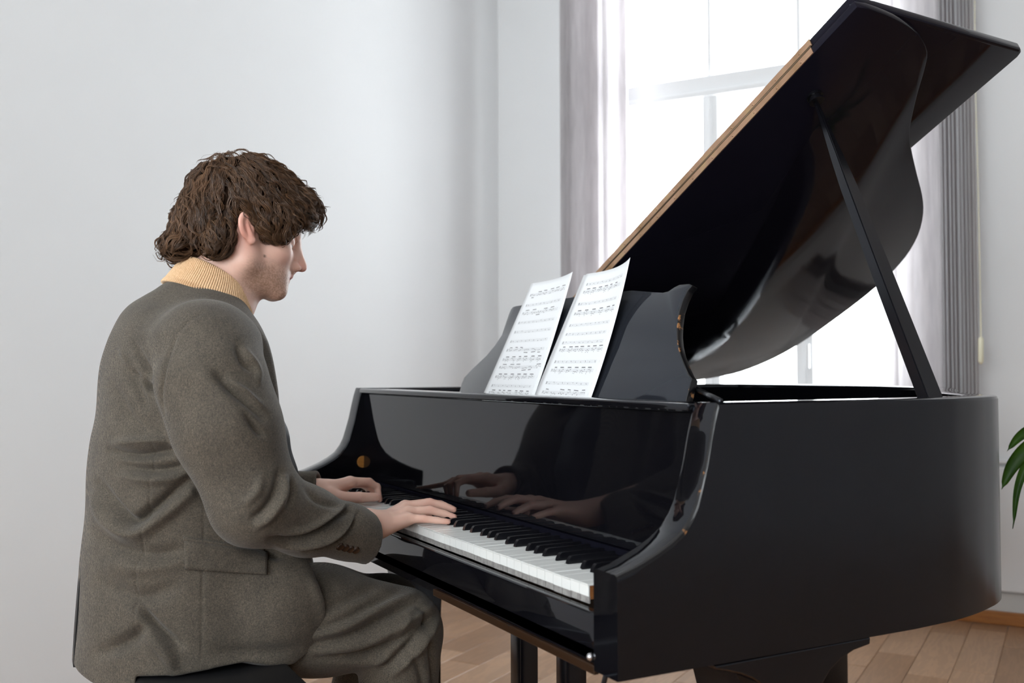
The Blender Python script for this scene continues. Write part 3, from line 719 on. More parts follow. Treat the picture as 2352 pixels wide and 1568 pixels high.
def net(sdf, lo, hi, h, B=8, margin=1.7):
    """sparse surface nets -> verts, quads"""
    lo = np.array(lo, float); hi = np.array(hi, float)
    nb = np.ceil((hi-lo)/(h*B)).astype(int); dims = nb*B+2
    g = np.stack(np.meshgrid(*[np.arange(n) for n in nb], indexing='ij'), -1).reshape(-1, 3)
    ctr = lo+(g+.5)*h*B
    d = np.concatenate([sdf(ctr[i:i+200000].astype(f4)) for i in range(0, len(ctr), 200000)])
    g = g[np.abs(d) < h*B*.87*margin]
    r = np.arange(B+1); off = np.stack(np.meshgrid(r, r, r, indexing='ij'), -1).reshape(-1, 3)
    Vv, cid, EO = [], [], []
    def gid(ijk): return (ijk[..., 0].astype(np.int64)*dims[1]+ijk[..., 1])*dims[2]+ijk[..., 2]
    quads = []
    corner = np.array([[0, 0, 0], [1, 0, 0], [0, 1, 0], [1, 1, 0], [0, 0, 1], [1, 0, 1], [0, 1, 1], [1, 1, 1]])
    edges = [(0, 1), (2, 3), (4, 5), (6, 7), (0, 2), (1, 3), (4, 6), (5, 7), (0, 4), (1, 5), (2, 6), (3, 7)]
    CH = 250
    for s in range(0, len(g), CH):
        gb = g[s:s+CH]; ijk = (gb[:, None, :]*B+off[None]); P = (lo+ijk.reshape(-1, 3)*h).astype(f4)
        val = sdf(P).reshape(len(gb), B+1, B+1, B+1); val[val == 0] = 1e-9
        c8 = np.stack([val[:, a:B+a, b:B+b, c:B+c] for a, b, c in corner], -1)
        sg = c8 < 0; act = sg.any(-1) & ~sg.all(-1); bi, ci, cj, ck = np.nonzero(act)
        if len(bi) == 0: continue
        v8 = c8[bi, ci, cj, ck]; base = gb[bi]*B+np.stack([ci, cj, ck], -1)
        acc = np.zeros((len(bi), 3)); cn = np.zeros(len(bi))
        for a, b in edges:
            va, vb = v8[:, a], v8[:, b]; m = (va < 0) != (vb < 0); t = np.where(m, va/(va-vb+1e-20), 0)
            acc += np.where(m[:, None], corner[a]+(corner[b]-corner[a])*t[:, None], 0); cn += m
        Vv.append(lo+(base+acc/cn[:, None])*h); cid.append(gid(base))
        for axis in range(3):
            a1, a2 = [(1, 2), (2, 0), (0, 1)][axis]
            v0 = val[:, :B, :B, :B]; sl = [slice(None)]+[slice(0, B)]*3; sl[axis+1] = slice(1, B+1); v1 = val[tuple(sl)]
            m = (v0 < 0) != (v1 < 0); b_, i_, j_, k_ = np.nonzero(m)
            if len(b_) == 0: continue
            c0 = gb[b_]*B+np.stack([i_, j_, k_], -1); e1 = np.zeros(3, int); e1[a1] = 1; e2 = np.zeros(3, int); e2[a2] = 1
            q = np.stack([gid(c0), gid(c0-e1), gid(c0-e1-e2), gid(c0-e2)], -1)
            fl = v0[b_, i_, j_, k_] < 0; q[~fl] = q[~fl][:, ::-1]; quads.append(q)
    Vv = np.concatenate(Vv); cid = np.concatenate(cid); o = np.argsort(cid); cid = cid[o]; Vv = Vv[o]
    Q = np.concatenate(quads); idx = np.searchsorted(cid, Q); idx = np.clip(idx, 0, len(cid)-1); ok = (cid[idx] == Q).all(1)
    return Vv, idx[ok]
def normals(V, Q):
    n = np.cross(V[Q[:, 2]]-V[Q[:, 0]], V[Q[:, 3]]-V[Q[:, 1]]); N_ = np.zeros_like(V)
    for k in range(4): np.add.at(N_, Q[:, k], n)
    return N_/(np.linalg.norm(N_, axis=1)[:, None]+1e-12)
def relax(V, Q, it=2, lam=.5):
    E_ = np.concatenate([Q[:, [0, 1]], Q[:, [1, 2]], Q[:, [2, 3]], Q[:, [3, 0]]])
    for _ in range(it):
        A = np.zeros_like(V); c = np.zeros(len(V)); np.add.at(A, E_[:, 0], V[E_[:, 1]]); np.add.at(A, E_[:, 1], V[E_[:, 0]])
        np.add.at(c, E_[:, 0], 1); np.add.at(c, E_[:, 1], 1); V = V*(1-lam)+A/np.maximum(c, 1)[:, None]*lam
    return V
def netmesh(name, V, Q, mat, parent, col=None):
    me = bpy.data.meshes.new(name); me.vertices.add(len(V)); me.vertices.foreach_set('co', V.astype(f4).ravel())
    me.loops.add(len(Q)*4); me.loops.foreach_set('vertex_index', Q.astype(np.int32).ravel())
    me.polygons.add(len(Q)); me.polygons.foreach_set('loop_start', np.arange(0, len(Q)*4, 4, dtype=np.int32)); me.polygons.foreach_set('loop_total', np.full(len(Q), 4, np.int32))
    me.update(calc_edges=True); me.validate()
    if col is not None:
        at = me.color_attributes.new('pigment', 'FLOAT_COLOR', 'POINT'); c = np.ones((len(V), 4), f4); c[:, :3] = col; at.data.foreach_set('color', c.ravel())
    return link(name, me, mat, parent, True)
def polydist(x, y, pl):
    """distance of image points to a polyline, plus parameter"""
    d = np.full(len(x), 1e9); tt = np.zeros(len(x)); n = len(pl)-1
    for i in range(n):
        ax0, ay0 = pl[i]; bx0, by0 = pl[i+1]; dx, dy = bx0-ax0, by0-ay0; t = np.clip(((x-ax0)*dx+(y-ay0)*dy)/(dx*dx+dy*dy), 0, 1)
        q = np.hypot(x-ax0-t*dx, y-ay0-t*dy); m = q < d; d[m] = q[m]; tt[m] = (i+t[m])/n
    return d, tt
def folds(V, Q, fl, it=1):
    """press creases and ridges into the camera-side surface: (polyline, half width px, depth m)"""
    Nn = normals(V, Q); x, y = proj(V); view = CAM-V; view /= np.linalg.norm(view, axis=1)[:, None]
    near = np.clip((Nn*view).sum(1)*3, 0, 1)
    off = np.zeros(len(V))
    for pl, wd, dp in fl:
        xs = [p[0] for p in pl]; ys = [p[1] for p in pl]
        m = (x > min(xs)-4*wd) & (x < max(xs)+4*wd) & (y > min(ys)-4*wd) & (y < max(ys)+4*wd)
        if not m.any(): continue
        pts = [tuple(q) for q in cr([np.array(p, float) for p in pl], 5)] if len(pl) > 2 else pl
        d, t = polydist(x[m], y[m], pts)
        fade = np.sin(np.pi*np.clip(t*.92+.04, 0, 1))**.6
        off[m] += dp*np.exp(-(d/wd)**2)*fade
    return V+Nn*(off*near)[:, None]

# ------------------------------------------------------------------ the pianist
YM = .74
person = empty('person', (-.37, YM, 0), 'seated man in a grey-brown suit playing the piano, head bent over the keys', 'person')
T = math.radians(15.5)
HO = ay(550, 548, YM)                                   # head origin: between the ear canals
HF = np.array([math.cos(T), 0, -math.sin(T)]); HU = np.array([math.sin(T), 0, math.cos(T)]); HY = np.array([0, 1., 0])
HM = np.stack([HF, HY, HU], 0).astype(f4)               # rows: local axes
def hl(P): return (P-HO.astype(f4))@HM.T                # world -> head local (forward, lateral, up)
def hw(q): return HO+HF*q[0]+HY*q[1]+HU*q[2]

def head_sdf(P):
    q = hl(P); s = q.copy(); s[:, 1] = np.abs(s[:, 1])
    d = ell(q, (-.008, 0, .058), (.100, .074, .078))                    # cranium
    d = smin(d, ell(q, (.045, 0, .045), (.055, .060, .062)), .03)       # forehead
    d = smin(d, ell(q, (.052, 0, -.015), (.052, .056, .062)), .02)      # mid face
    d = smin(d, cone(s, (.012, .050, -.045), (.088, .016, -.074), .022, .018), .022)   # jaw line
    d = smin(d, cone(s, (-.002, .056, .0), (.012, .052, -.045), .020, .020), .02)
    d = smin(d, ell(q, (.090, 0, -.074), (.020, .024, .017)), .014)     # chin
    d = smin(d, ell(q, (.072, 0, -.048), (.036, .040, .036)), .016)     # mouth mound
    d = smin(d, ell(s, (.064, .038, -.006), (.026, .020, .018)), .018)  # cheek bone
    d = smin(d, cone(s, (.094, .006, .040), (.078, .040, .040), .010, .008), .012)   # brow
    d = smin(d, ell(q, (.075, 0, .030), (.028, .04, .03)), .015)
    d = smax(d, -ell(s, (.104, .031, .018), (.018, .017, .0125)), .012) # eye sockets
    d = smin(d, ell(s, (.081, .031, .017), (.0135, .0145, .0125)), .003)# closed lids over the eyes
    d = smin(d, chain(q, [(.103, 0, .030), (.113, 0, .010), (.126, 0, -.009)], [.0062, .0072, .0085], .004), .010)   # nose bridge
    d = smin(d, cone(q, (.098, 0, .022), (.106, 0, -.020), .014, .0155), .008)
    d = smin(d, ell(q, (.127, 0, -.0155), (.0100, .0095, .0085)), .006) # nose tip
    d = smin(d, ell(s, (.113, .0125, -.0205), (.0110, .0058, .0075)), .005) # wings
    d = smax(d, -ell(s, (.117, .007, -.0275), (.0055, .0032, .004)), .002)
    d = smin(d, cone(q, (.108, 0, -.030), (.1075, 0, -.037), .006, .0065), .008)
    d = smin(d, cone(s, (.1105, .0, -.0395), (.094, .020, -.0455), .0048, .0028), .0045)   # upper lip
    d = smin(d, cone(s, (.1070, .0, -.0500), (.094, .018, -.0470), .0056, .0030), .0045)   # lower lip
    d = smax(d, -cone(s, (.1165, .0, -.0448), (.094, .023, -.0462), .0012, .0009), .0022)
    # ears
    ca, sa = math.cos(.52), math.sin(.52)
    R_ = np.array([[ca, .30, sa], [-.33, .93, 0], [-sa, 0, ca]]).T; R_ = (R_/np.linalg.norm(R_, axis=0)).T
    R_ = np.array([[ca*.94, .33, -sa], [-.34, .94, 0], [sa*.94, .1, ca]])
    ea = ell(s, (-.009, .080, .011), (.0165, .0058, .0265), R_)
    ea = smax(ea, -ell(s, (-.006, .086, .013), (.0100, .0065, .0180), R_), .003)
    ea = smin(ea, ell(s, (.007, .079, -.010), (.0078, .0048, .0085)), .004)
    ea = smin(ea, cone(s, (-.010, .080, .018), (.003, .081, -.002), .0028, .0028), .004)
    d = smin(d, ea, .005)
    return d
def wr(p): return np.array(p, float)
# hands: joints from wrist to tips (pixel, pixel, depth plane) -> world
def J(x, y, Yp): return ay(x, y, Yp)
RW = J(862, 1207, .578)
RH = dict(
    index=[J(930, 1163, .655), J(982, 1154, .662), J(1012, 1158, .662), J(1036, 1166, .658)],
    middle=[J(932, 1166, .632), J(987, 1154, .634), J(1020, 1162, .630), J(1042, 1170, .624)],
    ring=[J(937, 1176, .606), J(988, 1171, .602), J(1021, 1180, .596), J(1043, 1187, .589)],
    little=[J(936, 1191, .583), J(972, 1191, .573), J(1003, 1194.5, .566), J(1029, 1197.5, .560)],
    thumb=[J(885, 1203, .625), J(915, 1196, .668), J(950, 1188, .690), az(982, 1186, .7400)])
LWp = J(728, 1128, .925)
LH = dict(
    index=[J(804, 1107, .905), J(843, 1106, .915), J(866, 1117, .922), J(872, 1147, .915)],
    middle=[J(804, 1106, .925), J(848, 1106, .938), J(867, 1120, .942), J(869, 1142, .935)],
    ring=[J(800, 1110, .948), J(838, 1112, .962), J(856, 1124, .966), J(860, 1138, .958)],
    little=[J(794, 1110, .968), J(824, 1110, .985), J(840, 1118, .990), az(846, 1127, .7385)],
    thumb=[J(757, 1136, .900), J(787, 1144, .885), J(825, 1142, .880), J(864, 1141, .886)])
def hand_sdf(P, W, Hd, elbow, sc_=1.0):
    r = {'index': (.0104, .0084, .0075, .0061), 'middle': (.0106, .0086, .0077, .0062), 'ring': (.0102, .0082, .0073, .0059), 'little': (.0095, .0073, .0064, .0053)}
    d = None
    for k in ('index', 'middle', 'ring', 'little'):
        p = Hd[k]
        c = chain(P, p, r[k], .0025)
        base = W+(p[0]-W)*.12+(p[0]-Hd['middle'][0])*.22
        m = cone(P, base, p[0], .0150, .0120)
        c = smin(c, m, .006)
        d = c if d is None else smin(d, c, .0032)
    # flesh of the palm and the knuckle ridge
    a = (Hd['index'][0]+Hd['middle'][0])/2; b = (Hd['ring'][0]+Hd['little'][0])/2
    dn = np.array([0, 0, -.006])
    for q in (a, b): d = smin(d, cone(P, W*.75+q*.25+dn, W*.2+q*.8+dn*1.2, .0165, .0125), .010)
    d = smin(d, cone(P, W+(elbow-W)*.06, W*.72+(a+b)/2*.28, .0245, .0190), .014)
    t = Hd['thumb']
    th = chain(P, t, (.0160, .0138, .0112, .0090), .004)
    th = smin(th, cone(P, W*.8+t[0]*.2, t[0], .018, .0150), .010)
    d = smin(d, th, .007)
    # forearm
    d = smin(d, cone(P, W, elbow, .0245, .040), .012)
    # nails: shallow flats
    return d
SHR, ELR = J(478, 800, .545), J(585, 1140, .49)
SHL, ELL_ = J(480, 790, .935), J(600, 1150, .985)
NB = J(470, 690, YM)                                     # base of the neck
def hand_near(P, W): return P[:, 0] 
def body_sdf(P):
    d = np.full(len(P), 1e3, f4)
    def part(fn, lo_, hi_, k, mg=.05):
        nonlocal d
        lo_ = np.array(lo_)-mg; hi_ = np.array(hi_)+mg
        m = ((P > lo_) & (P < hi_)).all(1); o = np.maximum(np.maximum(lo_+mg-P, P-(hi_-mg)), 0); far = np.sqrt((o*o).sum(1))+mg*.5
        v = far.astype(f4)
        if m.any(): v[m] = fn(P[m])
        d = smin(d, v, k)
    part(head_sdf, HO-np.array([.13, .10, .13]), HO+np.array([.16, .10, .17]), .02)
    nk0 = J(495, 690, YM); nk1 = hw((-.018, 0, -.02)); nk2 = hw((.030, 0, -.085)); nk3 = J(515, 715, YM)
    part(lambda q: smin(cone(q, nk0, nk1, .062, .056), cone(q, nk3, nk2, .046, .036), .03), J(450, 740, YM)-.05, hw((.05, 0, 0))+.07, .022)
    ch, pv = J(425, 930, YM), J(420, 1400, YM)
    part(lambda q: smin(ell(q, ch, (.085, .14, .20)), ell(q, pv+np.array([0, 0, .055]), (.10, .13, .10)), .1), pv-.25, ch+.25, .03)
    part(lambda q: smin(smin(cone(q, NB+np.array([0,0,-.04]), SHR, .035, .035), cone(q, SHR, ELR, .045, .038), .02), smin(cone(q, NB+np.array([0,0,-.04]), SHL, .035, .035), cone(q, SHL, ELL_, .045, .038), .02), .02), np.minimum(ELR, SHR)-.06, np.maximum(np.maximum(ELL_, SHL), NB)+.06, .03)
    part(lambda q: hand_sdf(q, RW, RH, ELR), np.minimum(RW, ELR)-.06, np.array([RH['middle'][3][0], .70, .85])+.03, .02)
    part(lambda q: hand_sdf(q, LWp, LH, ELL_), np.array([ELL_[0], .86, .70])-.05, np.array([LH['index'][3][0], 1.0, .85])+.04, .02)
    return d
Vb, Qb = net(body_sdf, (-.62, .42, .44), (.16, 1.08, 1.47), .0024)
Vb = relax(Vb, Qb, 1, .35)
# pigment
def skincol(V):
    base = np.array(srgb(230, 188, 170)[:3]); c = np.tile(base, (len(V), 1)); q = hl(V.astype(f4))
    rs = np.random.default_rng(1)
    def blend(m, col):
        nonlocal c
        m = np.clip(m, 0, 1)[:, None]; c = c*(1-m)+np.array(srgb(*col)[:3])*m
    def g(ctr, r, p=2): return np.exp(-((np.abs(q-np.array(ctr))/np.array(r))**p).sum(1))
    face = (q[:, 0] > -.05) & (q[:, 2] > -.14) & (q[:, 2] < .15) & (np.abs(q[:, 1]) < .1)
    sy = np.sign(q[:, 1]); 
    def s(ctr, r, p=2):
        v = q.copy(); v[:, 1] = np.abs(v[:, 1]); return np.exp(-((np.abs(v-np.array(ctr))/np.array(r))**p).sum(1))*face
    blend(s((.125, 0, -.018), (.018, .018, .014))*.55, (214, 128, 112))
    blend(s((-.010, .082, .0), (.03, .02, .04))*.55, (206, 120, 104))
    blend(s((.08, .05, -.012), (.03, .03, .02))*.25, (218, 148, 130))
    # stubble
    jaw = 1/(1+np.exp((q[:, 2]+.036+(.055-q[:, 0])*.10)/.006))
    jaw *= 1/(1+np.exp((-.098-q[:, 2])/.006)) * 1/(1+np.exp((.012-q[:, 0])/.007)) * face
    mou = s((.112, 0, -.034), (.012, .030, .006), 4)
    nz = rs.uniform(.45, 1, len(V))
    blend(np.maximum(jaw*.78, mou*.55)*nz, (128, 92, 62))
    blend(s((.109, 0, -.0445), (.013, .021, .0085), 4)*.65, (196, 118, 108))
    blend(s((.118, 0, -.0450), (.03, .022, .0014), 4)*.7, (110, 50, 44))
    blend(s((.094, .030, .0405), (.02, .024, .0048), 4)*.85*nz, (62, 42, 28))      # brows
    blend(s((.095, .033, .0105), (.011, .0150, .0016), 4)*.9, (48, 32, 26))        # lashes of the lowered lids
    mole = hl(ay(608, 588, YM-.058)[None].astype(f4))[0]
    dd = np.hypot(q[:, 0]-mole[0], q[:, 2]-mole[2]); blend(np.clip(1.6-dd/.0022, 0, 1)*((q[:, 1] < 0) & face)*.8, (84, 48, 34))
    # hands: pinker knuckles and tips
    for Hd in (RH, LH):
        for k, p in Hd.items():
            for j, w_ in ((1, .3), (3, .4)):
                r2 = ((V-p[j])**2).sum(1); blend(np.exp(-r2/.011**2)*w_, (216, 140, 124))
    return c
colb = skincol(Vb)
sk = MT('skin'); at = sk.n('ShaderNodeAttribute'); at.attribute_name = 'pigment'; sk.l(at, 'Color', sk.b, 'Base Color')
co = sk.coord(); n1 = sk.noise(co, 260, 3, .6); n2 = sk.noise(co, 60, 3, .6)
sk.bump(n1, 'Fac', .10, .0006); sk.set(Roughness=.46); sk.b.inputs['Subsurface Weight'].default_value = .12; sk.b.inputs['Subsurface Radius'].default_value = (1, .35, .2); sk.b.inputs['Subsurface Scale'].default_value = .008
M_SKIN = sk.m
body = netmesh('body', Vb, Qb, M_SKIN, person, colb)
# nails
M_NAIL = plain('finger_nail', srgb(232, 190, 178), .25)
def nail(tip, prev, up, r):
    d = tip-prev; d /= np.linalg.norm(d); up = up-d*(up@d); up /= np.linalg.norm(up); s = np.cross(d, up)
    bm = bmesh.new(); rows = []
    for i in range(6):
        f = i/5; row = []
        for j in range(5):
            g_ = j/4*2-1; a = g_*.95
            wdt = r*(.92+.0*f)
            p = tip+d*(f*.0105-.0065)+(s*math.sin(a)+up*math.cos(a))*(wdt*(1-.10*f*f)+.00035)
            row.append(bm.verts.new(Vector(p)))
        rows.append(row)
    for a, b in zip(rows, rows[1:]):
        for k in range(4): bm.faces.new((a[k], a[k+1], b[k+1], b[k]))
    bmesh.ops.solidify(bm, geom=bm.faces[:], thickness=.0004); bmobj('finger_nail', bm, M_NAIL, body, smooth=True)
for k, r in (('index', .0061), ('middle', .0062), ('ring', .0059), ('little', .0053)):
    nail(RH[k][3], RH[k][2], np.array([0, 0, 1.]), r)
    nail(LH[k][3], LH[k][2], np.array([.9, 0, .3]), r)
nail(LH['thumb'][3], LH['thumb'][2], np.array([.0, -.95, .35]), .0082)
# ------------------------------------------------------------------ clothes
def tweed():
    t = MT('grey_brown_tweed'); co = t.coord(scale=(1, 1, 1))
    z = t.n('ShaderNodeTexWave'); z.wave_type = 'BANDS'; z.bands_direction = 'Z'; z.inputs['Scale'].default_value = 330; z.inputs['Distortion'].default_value = 1.6; z.inputs['Detail'].default_value = 2; z.inputs['Detail Scale'].default_value = 2
    t.l(co, 'Vector', z, 'Vector')
    x = t.n('ShaderNodeTexWave'); x.wave_type = 'BANDS'; x.bands_direction = 'X'; x.inputs['Scale'].default_value = 290; x.inputs['Distortion'].default_value = 5; x.inputs['Detail'].default_value = 2; t.l(co, 'Vector', x, 'Vector')
    nz = t.noise(co, 380, 4, .7); n2 = t.noise(co, 22, 5, .7)
    m = t.n('ShaderNodeMath', operation='MULTIPLY'); t.l(z, 'Fac', m, 0); t.l(x, 'Fac', m, 1)
    a = t.n('ShaderNodeMath', operation='ADD'); mm_ = t.n('ShaderNodeMath', operation='MULTIPLY'); mm_.inputs[1].default_value = .7; t.l(m, 'Value', mm_, 0); t.l(mm_, 'Value', a, 0); t.l(nz, 'Fac', a, 1)
    rp = t.ramp(a, 'Value', [(.30, srgb(24, 20, 17)), (.62, srgb(55, 49, 42)), (.95, srgb(122, 112, 96))])
    r2 = t.ramp(n2, 'Fac', [(.3, g3(.74)), (.7, g3(1.12))])
    mx = t.n('ShaderNodeMix', data_type='RGBA', blend_type='MULTIPLY'); mx.inputs['Factor'].default_value = 1
    t.nt.links.new(rp.outputs['Color'], mx.inputs[6]); t.nt.links.new(r2.outputs['Color'], mx.inputs[7]); t.nt.links.new(mx.outputs[2], t.b.inputs['Base Color'])
    t.set(Roughness=.85); t.b.inputs['Sheen Weight'].default_value = .12; t.b.inputs['Sheen Roughness'].default_value = .5
    t.bump(a, 'Value', .25, .0006); return t.m
M_TWEED = tweed()
M_TROUSER = M_TWEED
M_SHIRT = plain('black_lining', (.006, .006, .007, 1), .6)
# torso profile: back and front edges in the image, taken on the middle plane
BK = [(398, 640), (345, 672), (300, 722), (266, 775), (246, 830), (228, 920), (210, 1010), (202, 1100), (196, 1180), (190, 1250), (182, 1350), (174, 1450), (167, 1545), (164, 1600)]
FRT = [(560, 700), (585, 745), (603, 790), (612, 835), (621, 900), (632, 1000), (648, 1080), (668, 1150), (688, 1210), (702, 1268), (716, 1340), (728, 1390), (722, 1450), (700, 1510), (690, 1600)]
bk = np.array([ay(*p, YM) for p in BK]); fr = np.array([ay(*p, YM) for p in FRT])
zz = np.linspace(.42, 1.17, 60)
xb = np.interp(zz, bk[::-1, 2], bk[::-1, 0]); xf = np.interp(zz, fr[::-1, 2], fr[::-1, 0])
hw_ = np.interp(zz, [.42, .50, .60, .72, .85, .98, 1.05, 1.09, 1.12, 1.15, 1.17], [.225, .222, .215, .200, .195, .200, .190, .165, .125, .085, .06])
def torso(P):
    z = P[:, 2]; a0 = np.interp(z, zz, xb); a1 = np.interp(z, zz, xf); b = np.interp(z, zz, hw_)
    cx = (a0+a1)/2; rx = (a1-a0)/2; n = 2.35
    k = (np.abs((P[:, 0]-cx)/rx)**n+np.abs((P[:, 1]-YM)/b)**n)**(1/n)
    d = (k-1)*np.minimum(rx, b)*.9
    return smax(d, z-1.162, .02).astype(f4)
CUR = J(840, 1239, .562); ELRs = J(586, 1150, .492)
cax = CUR-ELRs; cax /= np.linalg.norm(cax)
cax2 = cax+np.array([0, 0, .22]); cax2 /= np.linalg.norm(cax2)
CUL = J(736, 1127, .928); cal = CUL-ELL_; cal /= np.linalg.norm(cal)
def sleeves(P):
    d = chain(P, [J(480, 812, .557), J(486, 870, .532), J(520, 980, .508), ELRs], [.080, .083, .082, .074], .03)
    fa = chain(P, [ELRs, J(700, 1195, .515), J(800, 1222, .545), CUR+cax*.10], [.071, .056, .046, .0425], .02)
    fa = smax(fa, ((P-CUR.astype(f4))@cax2.astype(f4)), .0015)
    fa = smax(fa, -cone(P, CUR-cax*.02, CUR+cax*.05, .036, .040), .003)
    d = smin(d, fa, .018)
    e = chain(P, [J(478, 790, .900), J(500, 880, .935), J(545, 1010, .965), ELL_], [.080, .080, .078, .070], .03)
    fb = chain(P, [ELL_, CUL, CUL+cal*.10], [.068, .0385, .0385], .02); fb = smax(fb, ((P-CUL.astype(f4))@cal.astype(f4)), .0015)
    fb = smax(fb, -cone(P, CUL-cal*.02, CUL+cal*.05, .034, .038), .003)
    e = smin(e, fb, .018)
    return np.minimum(d, e)
HEM = [(150, 1537), (182, 1543), (260, 1556), (365, 1566), (430, 1548), (500, 1531), (560, 1521), (640, 1524), (700, 1514), (735, 1475), (790, 1420)]
hemp = np.array([ay(x, y, .70 if x < 300 else (.62 if x < 400 else .53)) for x, y in HEM])
fe = np.array([ay(x, y, .515) for x, y in [(600, 650), (660, 1000), (700, 1180), (718, 1268), (735, 1335), (750, 1385), (753, 1420), (747, 1460), (728, 1495), (695, 1520), (650, 1560)]])
def jacket_sdf(P):
    t = torso(P); s = sleeves(P)
    # shoulders
    sh = smin(cone(P, J(442, 768, .66), J(470, 806, .585), .058, .074), cone(P, J(442, 768, .83), J(474, 806, .895), .058, .074), .02)
    t = smin(t, sh, .03)
    for sg in (-1, 1):
        o_ = lambda y: YM+sg*y
        t = smin(t, chain(P, [J(424, 718, o_(.02)), J(466, 745, o_(.050)), J(504, 782, o_(.060)), J(536, 828, o_(.045))], [.060, .060, .058, .054], .02), .022)
    t = smin(t, ell(P, J(300, 860, YM)+np.array([.02, 0, 0]), (.06, .15, .13)), .03)
    hz = np.interp(P[:, 0], hemp[:, 0], hemp[:, 2])
    t = smax(t, (hz-P[:, 2]).astype(f4), .006)
    # front of the skirt is cut away above the thighs
    t = smax(t, np.where((P[:, 0] > -.497), .531-P[:, 2], -.02).astype(f4), .004)
    fp = ell(P, J(625, 1385, .625), (.110, .118, .125)); fp = smax(fp, (hz-P[:, 2]).astype(f4), .004)
    xl = np.interp(P[:, 2], fe[::-1, 2], fe[::-1, 0]); fp = smax(fp, (P[:, 0]-xl).astype(f4), .003)
    t = smin(t, fp, .03); t = smax(t, (P[:, 0]-xl-np.clip((P[:, 1]-.62)*1.5, 0, .2)).astype(f4), .003)
    d = smin(t, s, (.014+.045*np.clip((P[:, 2]-1.02)/.06, 0, 1)).astype(f4))
    return d
Vj, Qj = net(jacket_sdf, (-.66, .38, .42), (.02, 1.10, 1.20), .0027)
Vj = relax(Vj, Qj, 4, .5)
FOLD = [
 # armhole seam and the creases running into it
 ([(402, 775), (384, 820), (374, 870), (371, 915), (378, 955)], 4.5, -.0030), ([(470, 716), (430, 742), (403, 772)], 4.5, -.0012),
 ([(310, 790), (335, 840), (368, 885)], 9, -.0045), ([(325, 870), (350, 895), (376, 915)], 9, -.010), ([(322, 868), (300, 850)], 8, -.004),
 ([(290, 830), (310, 880), (338, 930)], 12, -.005), ([(275, 800), (305, 860)], 10, .003),
 # under the arm: pulls
 ([(260, 890), (300, 960), (340, 1000)], 16, -.004), ([(255, 1035), (310, 1045), (360, 1040), (420, 1030)], 12, -.009), ([(265, 1018), (330, 1012), (400, 1010)], 12, .006),
 ([(285, 1070), (330, 1080), (390, 1078), (440, 1062)], 13, -.007), ([(280, 1092), (350, 1102), (440, 1092)], 14, .005),
 ([(228, 1110), (262, 1160), (305, 1198), (345, 1175), (400, 1130), (450, 1085)], 15, -.010), ([(215, 1140), (250, 1195), (310, 1225), (380, 1180), (450, 1120)], 18, .008),
 ([(225, 1225), (280, 1260), (360, 1275), (420, 1262)], 20, -.006), ([(240, 1290), (320, 1305), (420, 1290)], 22, .004),
 ([(240, 1340), (320, 1372), (400, 1350)], 24, -.006), ([(320, 1395), (360, 1440), (412, 1482)], 14, -.010), ([(330, 1440), (300, 1470), (230, 1500)], 20, -.008), ([(340, 1462), (380, 1500), (400, 1540)], 20, .007),
 ([(420, 1010), (440, 1080), (480, 1150), (520, 1200), (560, 1240), (640, 1262)], 16, -.012),
 # side and dart seams
 ([(352, 1000), (348, 1100), (330, 1240), (312, 1340), (304, 1500)], 3, -.0016), ([(470, 1130), (468, 1240), (465, 1320), (464, 1440), (462, 1530)], 3, -.0016),
]
FOLDS = [([(402, 775), (384, 820), (374, 870), (371, 915), (378, 955)], 4.5, -.0030), ([(470, 716), (430, 742), (403, 772)], 4.5, -.0012),
 ([(545, 790), (562, 830), (585, 850)], 12, -.006), ([(560, 800), (590, 845), (594, 880)], 9, .004), ([(500, 860), (530, 890), (580, 930), (606, 960)], 14, -.007), ([(520, 872), (560, 900), (600, 935)], 10, .006),
 ([(562, 950), (590, 985), (606, 1000)], 9, -.006), ([(450, 830), (500, 900), (560, 960)], 22, .003),
 ([(640, 1085), (632, 1130), (606, 1170), (580, 1190)], 11, -.007), ([(655, 1098), (650, 1140), (620, 1185), (590, 1208)], 10, .006), ([(600, 1095), (590, 1130), (560, 1160)], 14, .004),
 ([(668, 1100), (672, 1130), (660, 1165)], 8, -.004),
 ([(620, 1238), (690, 1236), (740, 1215), (790, 1180), (802, 1165)], 10, -.009), ([(650, 1225), (720, 1210), (770, 1180), (790, 1160)], 9, .006), ([(640, 1254), (720, 1250), (780, 1225), (812, 1190)], 9, .006),
 ([(700, 1262), (760, 1250), (806, 1215), (822, 1180)], 8, -.006), ([(700, 1120), (730, 1150), (780, 1165)], 9, -.003),
]
FOLD += [
 ([(560, 1262), (640, 1272), (716, 1280)], 14, -.006), ([(700, 1300), (735, 1380), (745, 1440)], 14, .003), ([(480, 1500), (600, 1500), (700, 1490)], 22, -.004),
]
ons = np.clip(.5+(torso(Vj.astype(f4))-sleeves(Vj.astype(f4)))/.016, 0, 1)[:, None]   # 1 on the sleeves, 0 on the body
amp_ = lambda L: [(a, b*.8, c*1.9 if abs(c) > .002 else c*1.2) for a, b, c in L]
Vj0 = Vj; Vj = Vj0+(folds(Vj0, Qj, amp_(FOLD))-Vj0)*(1-ons)+(folds(Vj0, Qj, amp_(FOLDS))-Vj0)*ons
